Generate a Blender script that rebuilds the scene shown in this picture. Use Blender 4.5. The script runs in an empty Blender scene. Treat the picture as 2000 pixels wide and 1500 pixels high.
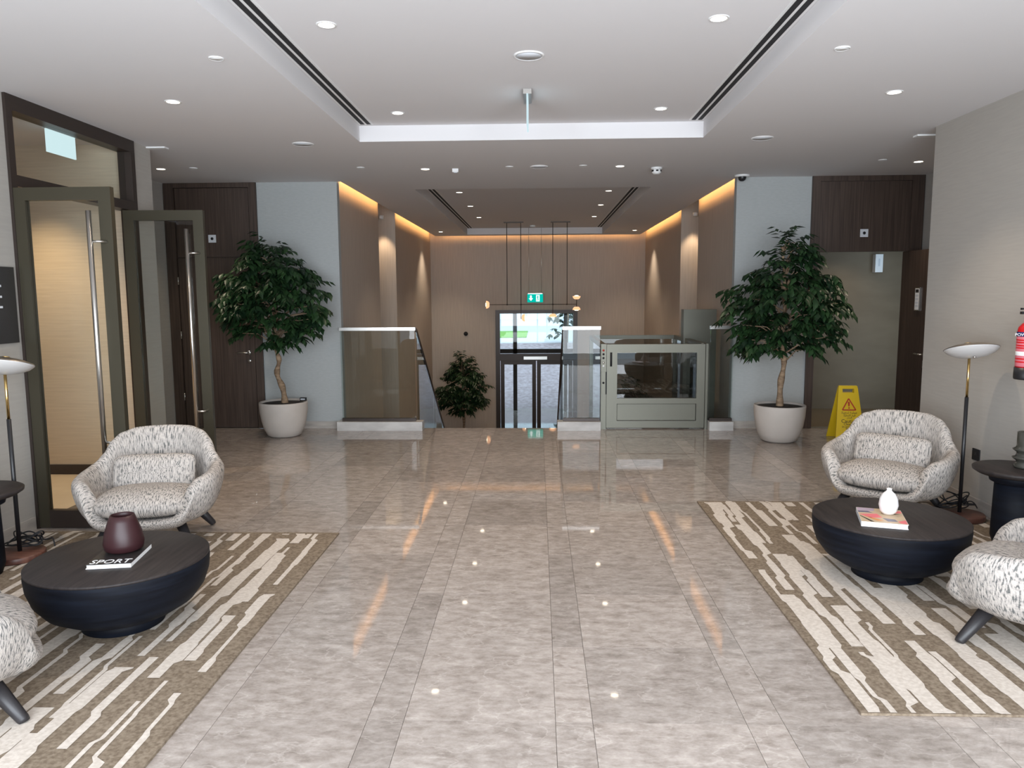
import bpy, bmesh, math, random
from mathutils import Vector, Matrix
S = bpy.context.scene
COL = S.collection
PI = math.pi
random.seed(7)

# ------------------------------------------------------------------ camera
cam_d = bpy.data.cameras.new('camera')
cam = bpy.data.objects.new('camera', cam_d)
COL.objects.link(cam)
cam_d.sensor_fit = 'HORIZONTAL'
cam_d.sensor_width = 36.0
cam_d.lens = 26.6
cam_d.clip_start = 0.05
cam_d.clip_end = 400
_r = Vector((0.99941, 0.03379, -0.00610)).normalized()      # camera right
_f = Vector((-0.0338, 0.9926, -0.1165)).normalized()         # camera forward
_u = _r.cross(_f).normalized()
_r = _f.cross(_u).normalized()
m3 = Matrix((_r, _u, -_f)).transposed()
cam.matrix_world = Matrix.Translation((0, 0, 1.6)) @ m3.to_4x4()
S.camera = cam

# ------------------------------------------------------------------ view, world, daylight
S.view_settings.view_transform = 'Standard'
S.view_settings.look = 'None'
S.view_settings.gamma = 1.0
S.view_settings.use_curve_mapping = False
S.view_settings.exposure = 0.0
S.cycles.max_bounces = 10
S.cycles.diffuse_bounces = 5
S.cycles.glossy_bounces = 5
S.cycles.transmission_bounces = 8
S.cycles.transparent_max_bounces = 16
S.cycles.sample_clamp_indirect = 6.0
S.cycles.caustics_reflective = False
S.cycles.caustics_refractive = False
W = bpy.data.worlds.new('world')
S.world = W
W.use_nodes = True
_bg = W.node_tree.nodes['Background']
_bg.inputs['Color'].default_value = (0.62, 0.82, 1.0, 1)
_bg.inputs['Strength'].default_value = 2.4

def area(name, loc, rot, sx, sy, power, color, spread=PI):
    l = bpy.data.lights.new(name, 'AREA')
    l.shape = 'RECTANGLE'; l.size = sx; l.size_y = sy
    l.energy = power; l.color = color; l.spread = spread
    o = bpy.data.objects.new(name, l)
    o.location = loc; o.rotation_euler = rot
    COL.objects.link(o)
    return o

# daylight entering through the glazed front of the lobby behind the camera
area('front_window_daylight', (0, -0.95, 1.5), (PI/2, 0, 0), 6.4, 2.7, 580, (0.90, 0.95, 1.0))

# ------------------------------------------------------------------ materials
def mat(name, color, rough=0.6, metal=0.0, spec=0.5, **kw):
    m = bpy.data.materials.new(name)
    m.use_nodes = True
    b = m.node_tree.nodes['Principled BSDF']
    b.inputs['Base Color'].default_value = (*color, 1)
    b.inputs['Roughness'].default_value = rough
    b.inputs['Metallic'].default_value = metal
    b.inputs['Specular IOR Level'].default_value = spec
    for k, v in kw.items():
        b.inputs[k.replace('_', ' ')].default_value = v
    return m

def emis(name, color, strength):
    m = bpy.data.materials.new(name)
    m.use_nodes = True
    nt = m.node_tree
    nt.nodes.remove(nt.nodes['Principled BSDF'])
    e = nt.nodes.new('ShaderNodeEmission')
    e.inputs['Color'].default_value = (*color, 1)
    e.inputs['Strength'].default_value = strength
    nt.links.new(e.outputs[0], nt.nodes['Material Output'].inputs['Surface'])
    return m

def noisy(m, c1, c2, scale=(5, 5, 5), nscale=1.0, detail=4, coord='Object', lo=0.35, hi=0.65, bump=0.0, rand=False, rough=None):
    """two-colour stretched-noise colour on an existing principled material"""
    nt = m.node_tree
    b = nt.nodes['Principled BSDF']
    tc = nt.nodes.new('ShaderNodeTexCoord')
    mp = nt.nodes.new('ShaderNodeMapping')
    mp.inputs['Scale'].default_value = scale
    nt.links.new(tc.outputs[coord], mp.inputs['Vector'])
    if rand:
        oi = nt.nodes.new('ShaderNodeObjectInfo')
        mul = nt.nodes.new('ShaderNodeMath'); mul.operation = 'MULTIPLY'
        mul.inputs[1].default_value = 57.0
        nt.links.new(oi.outputs['Random'], mul.inputs[0])
        cmb = nt.nodes.new('ShaderNodeCombineXYZ')
        for i in range(3):
            nt.links.new(mul.outputs[0], cmb.inputs[i])
        nt.links.new(cmb.outputs[0], mp.inputs['Location'])
    n = nt.nodes.new('ShaderNodeTexNoise')
    n.inputs['Scale'].default_value = nscale
    n.inputs['Detail'].default_value = detail
    nt.links.new(mp.outputs[0], n.inputs['Vector'])
    r = nt.nodes.new('ShaderNodeValToRGB')
    r.color_ramp.elements[0].position = lo
    r.color_ramp.elements[1].position = hi
    r.color_ramp.elements[0].color = (*c1, 1)
    r.color_ramp.elements[1].color = (*c2, 1)
    nt.links.new(n.outputs['Fac'], r.inputs['Fac'])
    nt.links.new(r.outputs['Color'], b.inputs['Base Color'])
    if bump:
        bp = nt.nodes.new('ShaderNodeBump')
        bp.inputs['Strength'].default_value = bump
        bp.inputs['Distance'].default_value = 0.002
        nt.links.new(n.outputs['Fac'], bp.inputs['Height'])
        nt.links.new(bp.outputs[0], b.inputs['Normal'])
    return m

M = {}
M['ceil'] = mat('ceiling_paint', (0.70, 0.685, 0.695), 0.85, spec=0.2)
M['wall'] = noisy(mat('wall_covering', (0.6, 0.56, 0.51), 0.8, spec=0.2), (0.39, 0.365, 0.335), (0.41, 0.385, 0.353), (5, 5, 70), 1.0, 5)
M['wall_white'] = noisy(mat('pale_wall_covering', (0.7, 0.71, 0.69), 0.8, spec=0.2), (0.37, 0.385, 0.385), (0.395, 0.41, 0.41), (20, 20, 60), 1.0, 4)
M['taupe'] = noisy(mat('taupe_wall_covering', (0.42, 0.35, 0.29), 0.8, spec=0.2), (0.50, 0.43, 0.37), (0.55, 0.475, 0.41), (40, 40, 2), 1.0, 4)
M['wood'] = noisy(mat('dark_wood', (0.06, 0.04, 0.035), 0.45, spec=0.35), (0.040, 0.027, 0.022), (0.085, 0.058, 0.046), (60, 60, 1.5), 1.0, 5, lo=0.3, hi=0.75)
M['bronze'] = mat('bronze_metal', (0.062, 0.054, 0.036), 0.4, 0.5)
M['frame_dark'] = mat('dark_bronze_frame', (0.045, 0.033, 0.028), 0.4, 0.4)
M['steel'] = mat('brushed_steel', (0.62, 0.60, 0.57), 0.28, 1.0)
M['champagne'] = mat('champagne_metal', (0.15, 0.146, 0.118), 0.42, 0.5)
M['black'] = mat('black_paint', (0.012, 0.012, 0.014), 0.4)
M['blackm'] = mat('matte_black', (0.008, 0.008, 0.010), 0.7)
M['white'] = mat('white_plastic', (0.8, 0.8, 0.8), 0.4)
M['grille'] = mat('pale_grille', (0.62, 0.64, 0.68), 0.6)
M['brass'] = mat('brass', (0.72, 0.50, 0.20), 0.22, 1.0)
M['pewter'] = mat('pewter_shade', (0.42, 0.36, 0.30), 0.3, 0.9)
M['opal'] = mat('opal_glass', (0.56, 0.545, 0.535), 0.35)
M['redwood'] = noisy(mat('reddish_wood', (0.12, 0.05, 0.035), 0.4), (0.085, 0.032, 0.024), (0.15, 0.065, 0.045), (4, 40, 4), 1.0, 4)
M['tabletop'] = noisy(mat('dark_stained_top', (0.05, 0.04, 0.04), 0.5, spec=0.25), (0.018, 0.015, 0.015), (0.034, 0.027, 0.026), (50, 3, 3), 1.0, 4)
M['ink'] = noisy(mat('blue_black_stain', (0.01, 0.015, 0.03), 0.6, spec=0.15), (0.0025, 0.003, 0.0055), (0.006, 0.008, 0.014), (3, 3, 40), 1.0, 4, bump=0.25)
M['leg'] = mat('charcoal_leg', (0.022, 0.020, 0.022), 0.45)
M['pot'] = noisy(mat('planter_stone', (0.52, 0.47, 0.43), 0.55, spec=0.3), (0.49, 0.445, 0.405), (0.54, 0.49, 0.45), (4, 4, 4))
M['soil'] = noisy(mat('soil', (0.03, 0.02, 0.015), 0.9), (0.008, 0.006, 0.005), (0.05, 0.035, 0.025), (40, 40, 40), bump=0.5)
M['bark'] = noisy(mat('bark', (0.24, 0.16, 0.10), 0.8), (0.16, 0.10, 0.06), (0.33, 0.23, 0.145), (14, 14, 40), bump=0.4)
M['leaf'] = noisy(mat('leaf', (0.02, 0.05, 0.02), 0.4, spec=0.4), (0.007, 0.020, 0.009), (0.024, 0.060, 0.019), (9, 9, 9), 1.0, 2)
M['kerb'] = noisy(mat('kerb_stone', (0.5, 0.48, 0.46), 0.35), (0.40, 0.38, 0.365), (0.56, 0.54, 0.52), (4, 12, 12), 1.0, 6)
M['base'] = noisy(mat('skirting_stone', (0.40, 0.37, 0.34), 0.3), (0.34, 0.31, 0.285), (0.46, 0.425, 0.39), (5, 5, 20), 1.0, 6)
M['grout'] = mat('grout', (0.17, 0.14, 0.12), 0.7)
M['maroon'] = mat('maroon_glass', (0.032, 0.010, 0.012), 0.42, spec=0.4)
M['paper'] = mat('paper', (0.82, 0.82, 0.82), 0.7)
M['cover_dark'] = mat('dark_cover', (0.02, 0.018, 0.018), 0.4)
M['porcelain'] = mat('white_ceramic', (0.82, 0.80, 0.80), 0.4)
M['yellow'] = mat('yellow_plastic', (0.68, 0.46, 0.012), 0.4)
M['red'] = mat('red_paint', (0.55, 0.008, 0.012), 0.3)
M['redtext'] = mat('red_print', (0.42, 0.02, 0.01), 0.5)
M['pink'] = mat('pink_label', (0.62, 0.16, 0.20), 0.4)
M['navy'] = mat('navy_label', (0.02, 0.03, 0.12), 0.4)
M['bead'] = mat('smoke_glass', (0.045, 0.045, 0.038), 0.12, spec=0.6)
M['tile_beige'] = noisy(mat('beige_wall_tile', (0.36, 0.30, 0.22), 0.5, spec=0.3), (0.150, 0.112, 0.070), (0.172, 0.130, 0.083), (2, 2, 5), 1.0, 3)
M['niche'] = noisy(mat('warm_wall_covering', (0.62, 0.52, 0.40), 0.8), (0.60, 0.50, 0.385), (0.66, 0.555, 0.43), (3, 3, 60))
M['lawn'] = noisy(mat('lawn', (0.16, 0.36, 0.04), 0.9), (0.12, 0.30, 0.03), (0.22, 0.44, 0.06), (6, 6, 6))
M['road'] = mat('pale_paving', (0.55, 0.54, 0.55), 0.8)
M['brick'] = noisy(mat('brick_paving', (0.34, 0.26, 0.26), 0.7), (0.28, 0.21, 0.21), (0.42, 0.34, 0.35), (8, 8, 8))
M['facade'] = mat('white_facade', (0.85, 0.85, 0.85), 0.8)
M['lamp_on'] = emis('downlight_glow', (1.0, 0.86, 0.66), 14)
M['lamp_warm'] = emis('pendant_glow', (1.0, 0.50, 0.26), 1.4)
M['lamp_hot'] = emis('pendant_core', (1.0, 0.80, 0.55), 6)
M['exit_green'] = emis('exit_green', (0.0, 0.50, 0.40), 1.1)
M['exit_white'] = emis('exit_white', (0.80, 1.0, 0.98), 1.3)
M['exit_panel'] = emis('exit_panel', (0.74, 0.95, 1.0), 1.0)
M['lcd'] = emis('cyan_edge', (0.72, 0.93, 1.0), 0.9)

def glass(name, tint=(1, 1, 1), refl=1.0, dark=0.0):
    m = bpy.data.materials.new(name)
    m.use_nodes = True
    nt = m.node_tree
    nt.nodes.remove(nt.nodes['Principled BSDF'])
    tr = nt.nodes.new('ShaderNodeBsdfTransparent')
    tr.inputs['Color'].default_value = (*tint, 1)
    gl = nt.nodes.new('ShaderNodeBsdfGlossy')
    gl.inputs['Roughness'].default_value = 0.0
    fr = nt.nodes.new('ShaderNodeFresnel')
    fr.inputs['IOR'].default_value = 1.5
    mu = nt.nodes.new('ShaderNodeMath'); mu.operation = 'MULTIPLY'
    mu.inputs[1].default_value = refl
    nt.links.new(fr.outputs[0], mu.inputs[0])
    ge = nt.nodes.new('ShaderNodeNewGeometry')
    iv = nt.nodes.new('ShaderNodeMath'); iv.operation = 'SUBTRACT'; iv.inputs[0].default_value = 1.0
    nt.links.new(ge.outputs['Backfacing'], iv.inputs[1])
    m2 = nt.nodes.new('ShaderNodeMath'); m2.operation = 'MULTIPLY'
    nt.links.new(mu.outputs[0], m2.inputs[0]); nt.links.new(iv.outputs[0], m2.inputs[1])
    mx = nt.nodes.new('ShaderNodeMixShader')
    nt.links.new(m2.outputs[0], mx.inputs['Fac'])
    nt.links.new(tr.outputs[0], mx.inputs[1])
    nt.links.new(gl.outputs[0], mx.inputs[2])
    nt.links.new(mx.outputs[0], nt.nodes['Material Output'].inputs['Surface'])
    return m
M['glass'] = glass('clear_glass', (0.95, 0.97, 0.96), 1.0)
M['glass_rail'] = glass('balustrade_glass', (0.84, 0.87, 0.86), 0.8)
M['glass_dark'] = glass('lift_glass', (0.68, 0.70, 0.70), 1.6)

def marble():
    m = bpy.data.materials.new('polished_marble')
    m.use_nodes = True
    nt = m.node_tree; N = nt.nodes; L = nt.links
    b = N['Principled BSDF']
    tc = N.new('ShaderNodeTexCoord')
    oi = N.new('ShaderNodeObjectInfo')
    mul = N.new('ShaderNodeMath'); mul.operation = 'MULTIPLY'; mul.inputs[1].default_value = 83.0
    L.new(oi.outputs['Random'], mul.inputs[0])
    cmb = N.new('ShaderNodeCombineXYZ')
    for i in range(3): L.new(mul.outputs[0], cmb.inputs[i])
    add = N.new('ShaderNodeVectorMath'); add.operation = 'ADD'
    L.new(tc.outputs['Object'], add.inputs[0]); L.new(cmb.outputs[0], add.inputs[1])
    mp = N.new('ShaderNodeMapping'); mp.inputs['Scale'].default_value = (2.7, 5.0, 1)
    mp.inputs['Rotation'].default_value = (0, 0, 0.12)
    L.new(add.outputs[0], mp.inputs['Vector'])
    n1 = N.new('ShaderNodeTexNoise'); n1.inputs['Scale'].default_value = 4.2; n1.inputs['Detail'].default_value = 9; n1.inputs['Roughness'].default_value = 0.72
    L.new(mp.outputs[0], n1.inputs['Vector'])
    r1 = N.new('ShaderNodeValToRGB')
    e = r1.color_ramp.elements
    e[0].position = 0.30; e[0].color = (0.215, 0.177, 0.152, 1)
    e[1].position = 0.68; e[1].color = (0.445, 0.392, 0.355, 1)
    L.new(n1.outputs['Fac'], r1.inputs['Fac'])
    # pale veins
    n2 = N.new('ShaderNodeTexNoise'); n2.inputs['Scale'].default_value = 1.3; n2.inputs['Detail'].default_value = 6; n2.inputs['Distortion'].default_value = 0.25
    L.new(mp.outputs[0], n2.inputs['Vector'])
    sub = N.new('ShaderNodeMath'); sub.operation = 'SUBTRACT'; sub.inputs[1].default_value = 0.5
    L.new(n2.outputs['Fac'], sub.inputs[0])
    ab = N.new('ShaderNodeMath'); ab.operation = 'ABSOLUTE'; L.new(sub.outputs[0], ab.inputs[0])
    r2 = N.new('ShaderNodeValToRGB')
    r2.color_ramp.elements[0].position = 0.0; r2.color_ramp.elements[0].color = (0.32, 0.32, 0.32, 1)
    r2.color_ramp.elements[1].position = 0.012; r2.color_ramp.elements[1].color = (0, 0, 0, 1)
    L.new(ab.outputs[0], r2.inputs['Fac'])
    mx = N.new('ShaderNodeMix'); mx.data_type = 'RGBA'
    L.new(r2.outputs['Color'], mx.inputs['Factor'])
    L.new(r1.outputs['Color'], mx.inputs['A'])
    mx.inputs['B'].default_value = (0.58, 0.52, 0.475, 1)
    # per-tile tone
    mr = N.new('ShaderNodeMapRange'); mr.inputs['To Min'].default_value = 0.86; mr.inputs['To Max'].default_value = 1.14
    fr = N.new('ShaderNodeMath'); fr.operation = 'FRACT'
    m7 = N.new('ShaderNodeMath'); m7.operation = 'MULTIPLY'; m7.inputs[1].default_value = 7.31
    L.new(oi.outputs['Random'], m7.inputs[0]); L.new(m7.outputs[0], fr.inputs[0]); L.new(fr.outputs[0], mr.inputs['Value'])
    hs = N.new('ShaderNodeHueSaturation')
    L.new(mr.outputs[0], hs.inputs['Value']); L.new(mx.outputs['Result'], hs.inputs['Color'])
    L.new(hs.outputs[0], b.inputs['Base Color'])
    b.inputs['Roughness'].default_value = 0.035
    b.inputs['Specular IOR Level'].default_value = 0.55
    return m
M['marble'] = marble()

def tweed():
    m = bpy.data.materials.new('tweed_boucle')
    m.use_nodes = True
    nt = m.node_tree; N = nt.nodes; L = nt.links
    b = N['Principled BSDF']
    uv = N.new('ShaderNodeUVMap')
    def nz(scale, s, detail, rough=0.5):
        mp = N.new('ShaderNodeMapping'); mp.inputs['Scale'].default_value = (*scale, 1)
        L.new(uv.outputs[0], mp.inputs['Vector'])
        n = N.new('ShaderNodeTexNoise'); n.inputs['Scale'].default_value = s; n.inputs['Detail'].default_value = detail
        n.inputs['Roughness'].default_value = rough
        L.new(mp.outputs[0], n.inputs['Vector'])
        return n
    n1 = nz((170, 28), 1.0, 2)
    r1 = N.new('ShaderNodeValToRGB')
    e = r1.color_ramp.elements
    e[0].position = 0.40; e[0].color = (0.03, 0.042, 0.045, 1)
    e[1].position = 0.62; e[1].color = (0.52, 0.475, 0.435, 1)
    k = e.new(0.46); k.color = (0.36, 0.33, 0.31, 1)
    L.new(n1.outputs['Fac'], r1.inputs['Fac'])
    n2 = nz((140, 110), 1.0, 2)
    r2 = N.new('ShaderNodeValToRGB')
    r2.color_ramp.elements[0].position = 0.4; r2.color_ramp.elements[0].color = (0.30, 0.28, 0.27, 1)
    r2.color_ramp.elements[1].position = 0.6; r2.color_ramp.elements[1].color = (0.55, 0.50, 0.455, 1)
    L.new(n2.outputs['Fac'], r2.inputs['Fac'])
    mx = N.new('ShaderNodeMix'); mx.data_type = 'RGBA'; mx.inputs['Factor'].default_value = 0.30
    L.new(r1.outputs[0], mx.inputs['A']); L.new(r2.outputs[0], mx.inputs['B'])
    L.new(mx.outputs['Result'], b.inputs['Base Color'])
    bp = N.new('ShaderNodeBump'); bp.inputs['Strength'].default_value = 0.5; bp.inputs['Distance'].default_value = 0.004
    L.new(n2.outputs['Fac'], bp.inputs['Height']); L.new(bp.outputs[0], b.inputs['Normal'])
    b.inputs['Roughness'].default_value = 0.95
    b.inputs['Specular IOR Level'].default_value = 0.1
    return m
M['tweed'] = tweed()
M['rug_brown'] = noisy(mat('rug_brown_pile', (0.2, 0.16, 0.12), 0.95, spec=0.05), (0.155, 0.118, 0.085), (0.25, 0.20, 0.15), (60, 60, 60), 1.0, 3, bump=0.6)
M['rug_cream'] = noisy(mat('rug_cream_pile', (0.56, 0.50, 0.44), 0.95, spec=0.05), (0.50, 0.44, 0.385), (0.60, 0.54, 0.48), (60, 60, 60), 1.0, 3, bump=0.6)
MATS = [None]

# ------------------------------------------------------------------ mesh helpers
def bm_box(bm, x0, x1, y0, y1, z0, z1, mi=0):
    vs = [bm.verts.new(p) for p in ((x0,y0,z0),(x1,y0,z0),(x1,y1,z0),(x0,y1,z0),(x0,y0,z1),(x1,y0,z1),(x1,y1,z1),(x0,y1,z1))]
    fs = []
    for q in ((0,3,2,1),(4,5,6,7),(0,1,5,4),(1,2,6,5),(2,3,7,6),(3,0,4,7)):
        f = bm.faces.new([vs[i] for i in q]); f.material_index = mi; fs.append(f)
    return vs

def bm_tube(bm, pts, rad, seg=10, cap=True, mi=0):
    pts = [Vector(p) for p in pts]
    n = len(pts)
    if not hasattr(rad, '__len__'): rad = [rad] * n
    rings = []
    prev = None
    for i, p in enumerate(pts):
        t = (pts[min(i+1, n-1)] - pts[max(i-1, 0)]).normalized()
        if prev is None:
            a = Vector((0, 0, 1)) if abs(t.z) < 0.9 else Vector((1, 0, 0))
            s = t.cross(a).normalized()
        else:
            s = (prev - t * prev.dot(t)).normalized()
        prev = s
        w = t.cross(s)
        rings.append([bm.verts.new(p + (s*math.cos(2*PI*k/seg) + w*math.sin(2*PI*k/seg))*rad[i]) for k in range(seg)])
    for i in range(n-1):
        for k in range(seg):
            f = bm.faces.new([rings[i][k], rings[i][(k+1)%seg], rings[i+1][(k+1)%seg], rings[i+1][k]])
            f.smooth = True; f.material_index = mi
    if cap:
        f = bm.faces.new(rings[0][::-1]); f.material_index = mi
        f = bm.faces.new(rings[-1]); f.material_index = mi

def bm_lathe(bm, prof, seg=32, c=(0,0,0), mi=0, smooth=True):
    """profile of (radius, z) revolved round a vertical axis"""
    rings = []
    for r, z in prof:
        if r < 1e-6:
            rings.append([bm.verts.new((c[0], c[1], c[2]+z))])
        else:
            rings.append([bm.verts.new((c[0]+r*math.cos(2*PI*k/seg), c[1]+r*math.sin(2*PI*k/seg), c[2]+z)) for k in range(seg)])
    for a, b in zip(rings, rings[1:]):
        for k in range(seg):
            k2 = (k+1) % seg
            if len(a) == 1 and len(b) == 1: continue
            if len(a) == 1: vs = [a[0], b[k2], b[k]]
            elif len(b) == 1: vs = [a[k], a[k2], b[0]]
            else: vs = [a[k], a[k2], b[k2], b[k]]
            f = bm.faces.new(vs); f.smooth = smooth; f.material_index = mi

def fin(name, bm, m, parent=None, loc=None, bevel=0.0, recalc=True):
    if bevel:
        bmesh.ops.bevel(bm, geom=[e for e in bm.edges if e.calc_face_angle(0) > 0.6], offset=bevel, segments=2, affect='EDGES', clamp_overlap=True)
    if recalc:
        bmesh.ops.recalc_face_normals(bm, faces=bm.faces)
    me = bpy.data.meshes.new(name)
    bm.to_mesh(me); bm.free()
    for x in (m if isinstance(m, (list, tuple)) else [m]):
        me.materials.append(M[x] if isinstance(x, str) else x)
    o = bpy.data.objects.new(name, me)
    COL.objects.link(o)
    if parent is not None: o.parent = parent
    if loc is not None: o.location = loc
    return o

def box(name, m, x0, x1, y0, y1, z0, z1, parent=None, bevel=0.0):
    bm = bmesh.new()
    bm_box(bm, x0, x1, y0, y1, z0, z1)
    return fin(name, bm, m, parent, bevel=bevel)

def boxes(name, m, lst, parent=None, bevel=0.0):
    bm = bmesh.new()
    for b in lst: bm_box(bm, *b)
    return fin(name, bm, m, parent, bevel=bevel)

def tube(name, m, pts, rad, parent=None, seg=10):
    bm = bmesh.new(); bm_tube(bm, pts, rad, seg)
    return fin(name, bm, m, parent)

def lathe(name, m, prof, parent=None, seg=32, c=(0,0,0)):
    bm = bmesh.new(); bm_lathe(bm, prof, seg, c)
    return fin(name, bm, m, parent)

def struct(o):
    o['kind'] = 'structure'; return o

def thing(name, label, cat, loc=(0,0,0), rz=0, group=None):
    o = bpy.data.objects.new(name, None)
    o.empty_display_size = 0.1
    COL.objects.link(o)
    o.location = loc; o.rotation_euler = (0, 0, rz)
    return tag(o, label, cat, group)

def tag(o, label, cat, group=None):
    o['label'] = label; o['category'] = cat
    if group: o['group'] = group
    return o

def copy_tree(o, parent=None):
    c = o.copy(); COL.objects.link(c); c.parent = parent
    for ch in list(o.children): copy_tree(ch, c)
    return c

def text(name, s, size, m, parent, mat4, ext=0.0006, align='CENTER'):
    cu = bpy.data.curves.new(name, 'FONT')
    cu.body = s; cu.size = size; cu.align_x = align; cu.extrude = ext
    cu.resolution_u = 3
    tmp = bpy.data.objects.new(name + '_tmp', cu)
    COL.objects.link(tmp)
    dg = bpy.context.evaluated_depsgraph_get()
    me = bpy.data.meshes.new_from_object(tmp.evaluated_get(dg))
    bpy.data.objects.remove(tmp); bpy.data.curves.remove(cu)
    me.materials.clear(); me.materials.append(M[m])
    o = bpy.data.objects.new(name, me)
    COL.objects.link(o)
    o.parent = parent
    o.matrix_local = mat4
    return o

def poly(name, m, pts, thick, parent, mat4):
    """flat polygon in local XY, extruded by thick"""
    bm = bmesh.new()
    f = bm.faces.new([bm.verts.new((x, y, 0)) for x, y in pts])
    r = bmesh.ops.extrude_face_region(bm, geom=[f])
    for v in r['geom']:
        if isinstance(v, bmesh.types.BMVert): v.co.z += thick
    o = fin(name, bm, m, parent)
    o.matrix_local = mat4
    return o

# ================================================================== SETTING
XL, XR, HC, HT = -3.5, 3.24, 2.94, 3.075
XLR, XRR, D = -4.44, 4.45, 9.05          # side recesses at the back and the back wall
XV, YB = 2.45, 17.5                      # stairwell half width and its far wall
ZL = -1.9                                # lower level

# ---- floor: slab plus single marble tiles
bm = bmesh.new()
bm_box(bm, XL, XR, -1.0, 6.9, -0.06, -0.004)
bm_box(bm, XLR, XRR, 6.9, D, -0.06, -0.004)
bm_box(bm, XR, XRR, 6.3, 6.9, -0.06, -0.004)
bm_box(bm, -6.2, XL, 4.9, 6.9, -0.06, -0.001)
bm_box(bm, 3.1, 5.6, D, 11.2, -0.06, -0.001)
floor = struct(fin('floor', bm, 'grout'))
XS = []
x = 0.065
step = (0.14, 0.575)
xs = [x]
k = 0
while xs[-1] < 4.6: xs.append(xs[-1] + step[k % 2]); k += 1
k = 1; left = [x]
while left[-1] > -4.6: left.append(left[-1] - step[k % 2]); k += 1
XS = sorted(set(left[1:] + xs))
YS = []
y = 4.535
while y > 1.9: y -= 0.615
while y < D: YS.append(y); y += 0.615
YS.append(D)
tile_cache = {}
tile_list = []
for j in range(len(YS)-1):
    y0, y1 = YS[j], YS[j+1]
    wide = y1 > 6.9
    lo, hi = (XLR if y0 >= 6.6 else XL), (XRR if y0 >= 6.2 else XR)
    for i in range(len(XS)-1):
        x0, x1 = max(XS[i], lo), min(XS[i+1], hi)
        if x1 - x0 < 0.05: continue
        tile_list.append((x0, x1, y0, y1))
for x0, x1, y0, y1 in tile_list:
    w, d = round(x1-x0, 3), round(y1-y0, 3)
    me = tile_cache.get((w, d))
    if me is None:
        bm = bmesh.new()
        g = 0.0009
        bm_box(bm, -w/2+g, w/2-g, -d/2+g, d/2-g, -0.012, 0)
        me = bpy.data.meshes.new('floor_tile'); bm.to_mesh(me); bm.free()
        me.materials.append(M['marble'])
        tile_cache[(w, d)] = me
    o = bpy.data.objects.new('floor_tile', me); COL.objects.link(o)
    o.parent = floor
    o.location = ((x0+x1)/2, (y0+y1)/2, 0)
# front part of the floor (behind / under the camera) and floor of the lower hall
struct(box('floor_front', 'marble', XL, XR, -1.0, YS[0], -0.012, 0))
struct(box('floor_lower', 'marble', -XV-0.4, XV+0.4, D, 24.0, ZL-0.1, ZL))
struct(box('floor_restroom', 'tile_beige', 3.1, 5.6, D+0.001, 11.2, -0.012, 0.0))
struct(box('floor_side_room', 'niche', -6.2, XL-0.1, 4.9, 6.9, -0.012, 0.0))

# ---- ceiling: lobby soffit round the raised tray, tray top, stairwell soffit with its own tray
TX0, TX1, TY0, TY1 = -1.55, 1.43, 0.4, 6.77
VX = 2.31
T2Y0, T2Y1 = 9.78, 17.0
bm = bmesh.new()
z0, z1 = HC, HC+0.05
bm_box(bm, XLR, TX0, -1.0, D, z0, z1)
bm_box(bm, TX1, XRR+0.1, -1.0, D, z0, z1)
bm_box(bm, TX0, TX1, -1.0, TY0, z0, z1)
bm_box(bm, TX0, TX1, TY1, D, z0, z1)
bm_box(bm, TX0-0.05, TX1+0.05, TY0-0.05, TY1+0.05, HT, HT+0.05)
for a in ((TX0-0.03, TX0, TY0, TY1), (TX1, TX1+0.03, TY0, TY1), (TX0-0.03, TX1+0.03, TY0-0.03, TY0), (TX0-0.03, TX1+0.03, TY1, TY1+0.03)):
    bm_box(bm, *a, HC+0.05, HT)
struct(fin('ceiling', bm, 'ceil'))
bm = bmesh.new()
YE = YB-0.16
bm_box(bm, -VX, TX0, D, YE, z0, z1)
bm_box(bm, TX1, VX, D, YE, z0, z1)
bm_box(bm, TX0, TX1, D, T2Y0, z0, z1)
bm_box(bm, TX0, TX1, T2Y1, YE, z0, z1)
bm_box(bm, TX0-0.05, TX1+0.05, T2Y0-0.05, T2Y1+0.05, HT, HT+0.05)
for a in ((TX0-0.03, TX0, T2Y0, T2Y1), (TX1, TX1+0.03, T2Y0, T2Y1), (TX0-0.03, TX1+0.03, T2Y0-0.03, T2Y0), (TX0-0.03, TX1+0.03, T2Y1, T2Y1+0.03)):
    bm_box(bm, *a, HC+0.05, HT)
bm_box(bm, -XV-0.5, XV+0.5, D, YB+0.1, 3.3, 3.35)
struct(fin('ceiling_stairwell', bm, 'ceil'))
struct(box('ceiling_side_room', 'ceil', -6.2, XL-0.12, 4.9, 6.9, 2.92, 2.98))
struct(box('ceiling_restroom', 'ceil', 3.1, 5.6, D+0.12, 11.2, 2.5, 2.55))

# ---- walls
PY0, PY1 = 5.02, 6.62              # glazed opening in the left wall
bm = bmesh.new()
bm_box(bm, XL-0.12, XL, -1.0, PY0, 0, HC)
bm_box(bm, XL-0.12, XL, PY1, 6.93, 0, HC)
bm_box(bm, XLR-0.1, XL-0.12, 6.83, 6.93, 0, HC)
struct(fin('wall_left', bm, 'wall'))
struct(box('wall_left_recess', 'wall', XLR-0.1, XLR, 6.93, D+0.1, 0, HC))
struct(box('wall_right', 'wall', XR, XR+0.12, -1.0, 6.46, 0, HC))
bm = bmesh.new()
bm_box(bm, XR+0.12, XRR+0.1, 6.36, 6.46, 0, HC)
bm_box(bm, XRR, XRR+0.1, 6.46, D+0.1, 0, HC)
struct(fin('wall_right_recess', bm, 'wall'))
struct(box('wall_back_left', 'wall_white', -3.32, -2.36, D, D+0.1, 0, HC+0.3))
struct(box('wall_back_right', 'wall_white', 2.31, 3.17, D, D+0.1, 0, HC+0.3))
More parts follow.
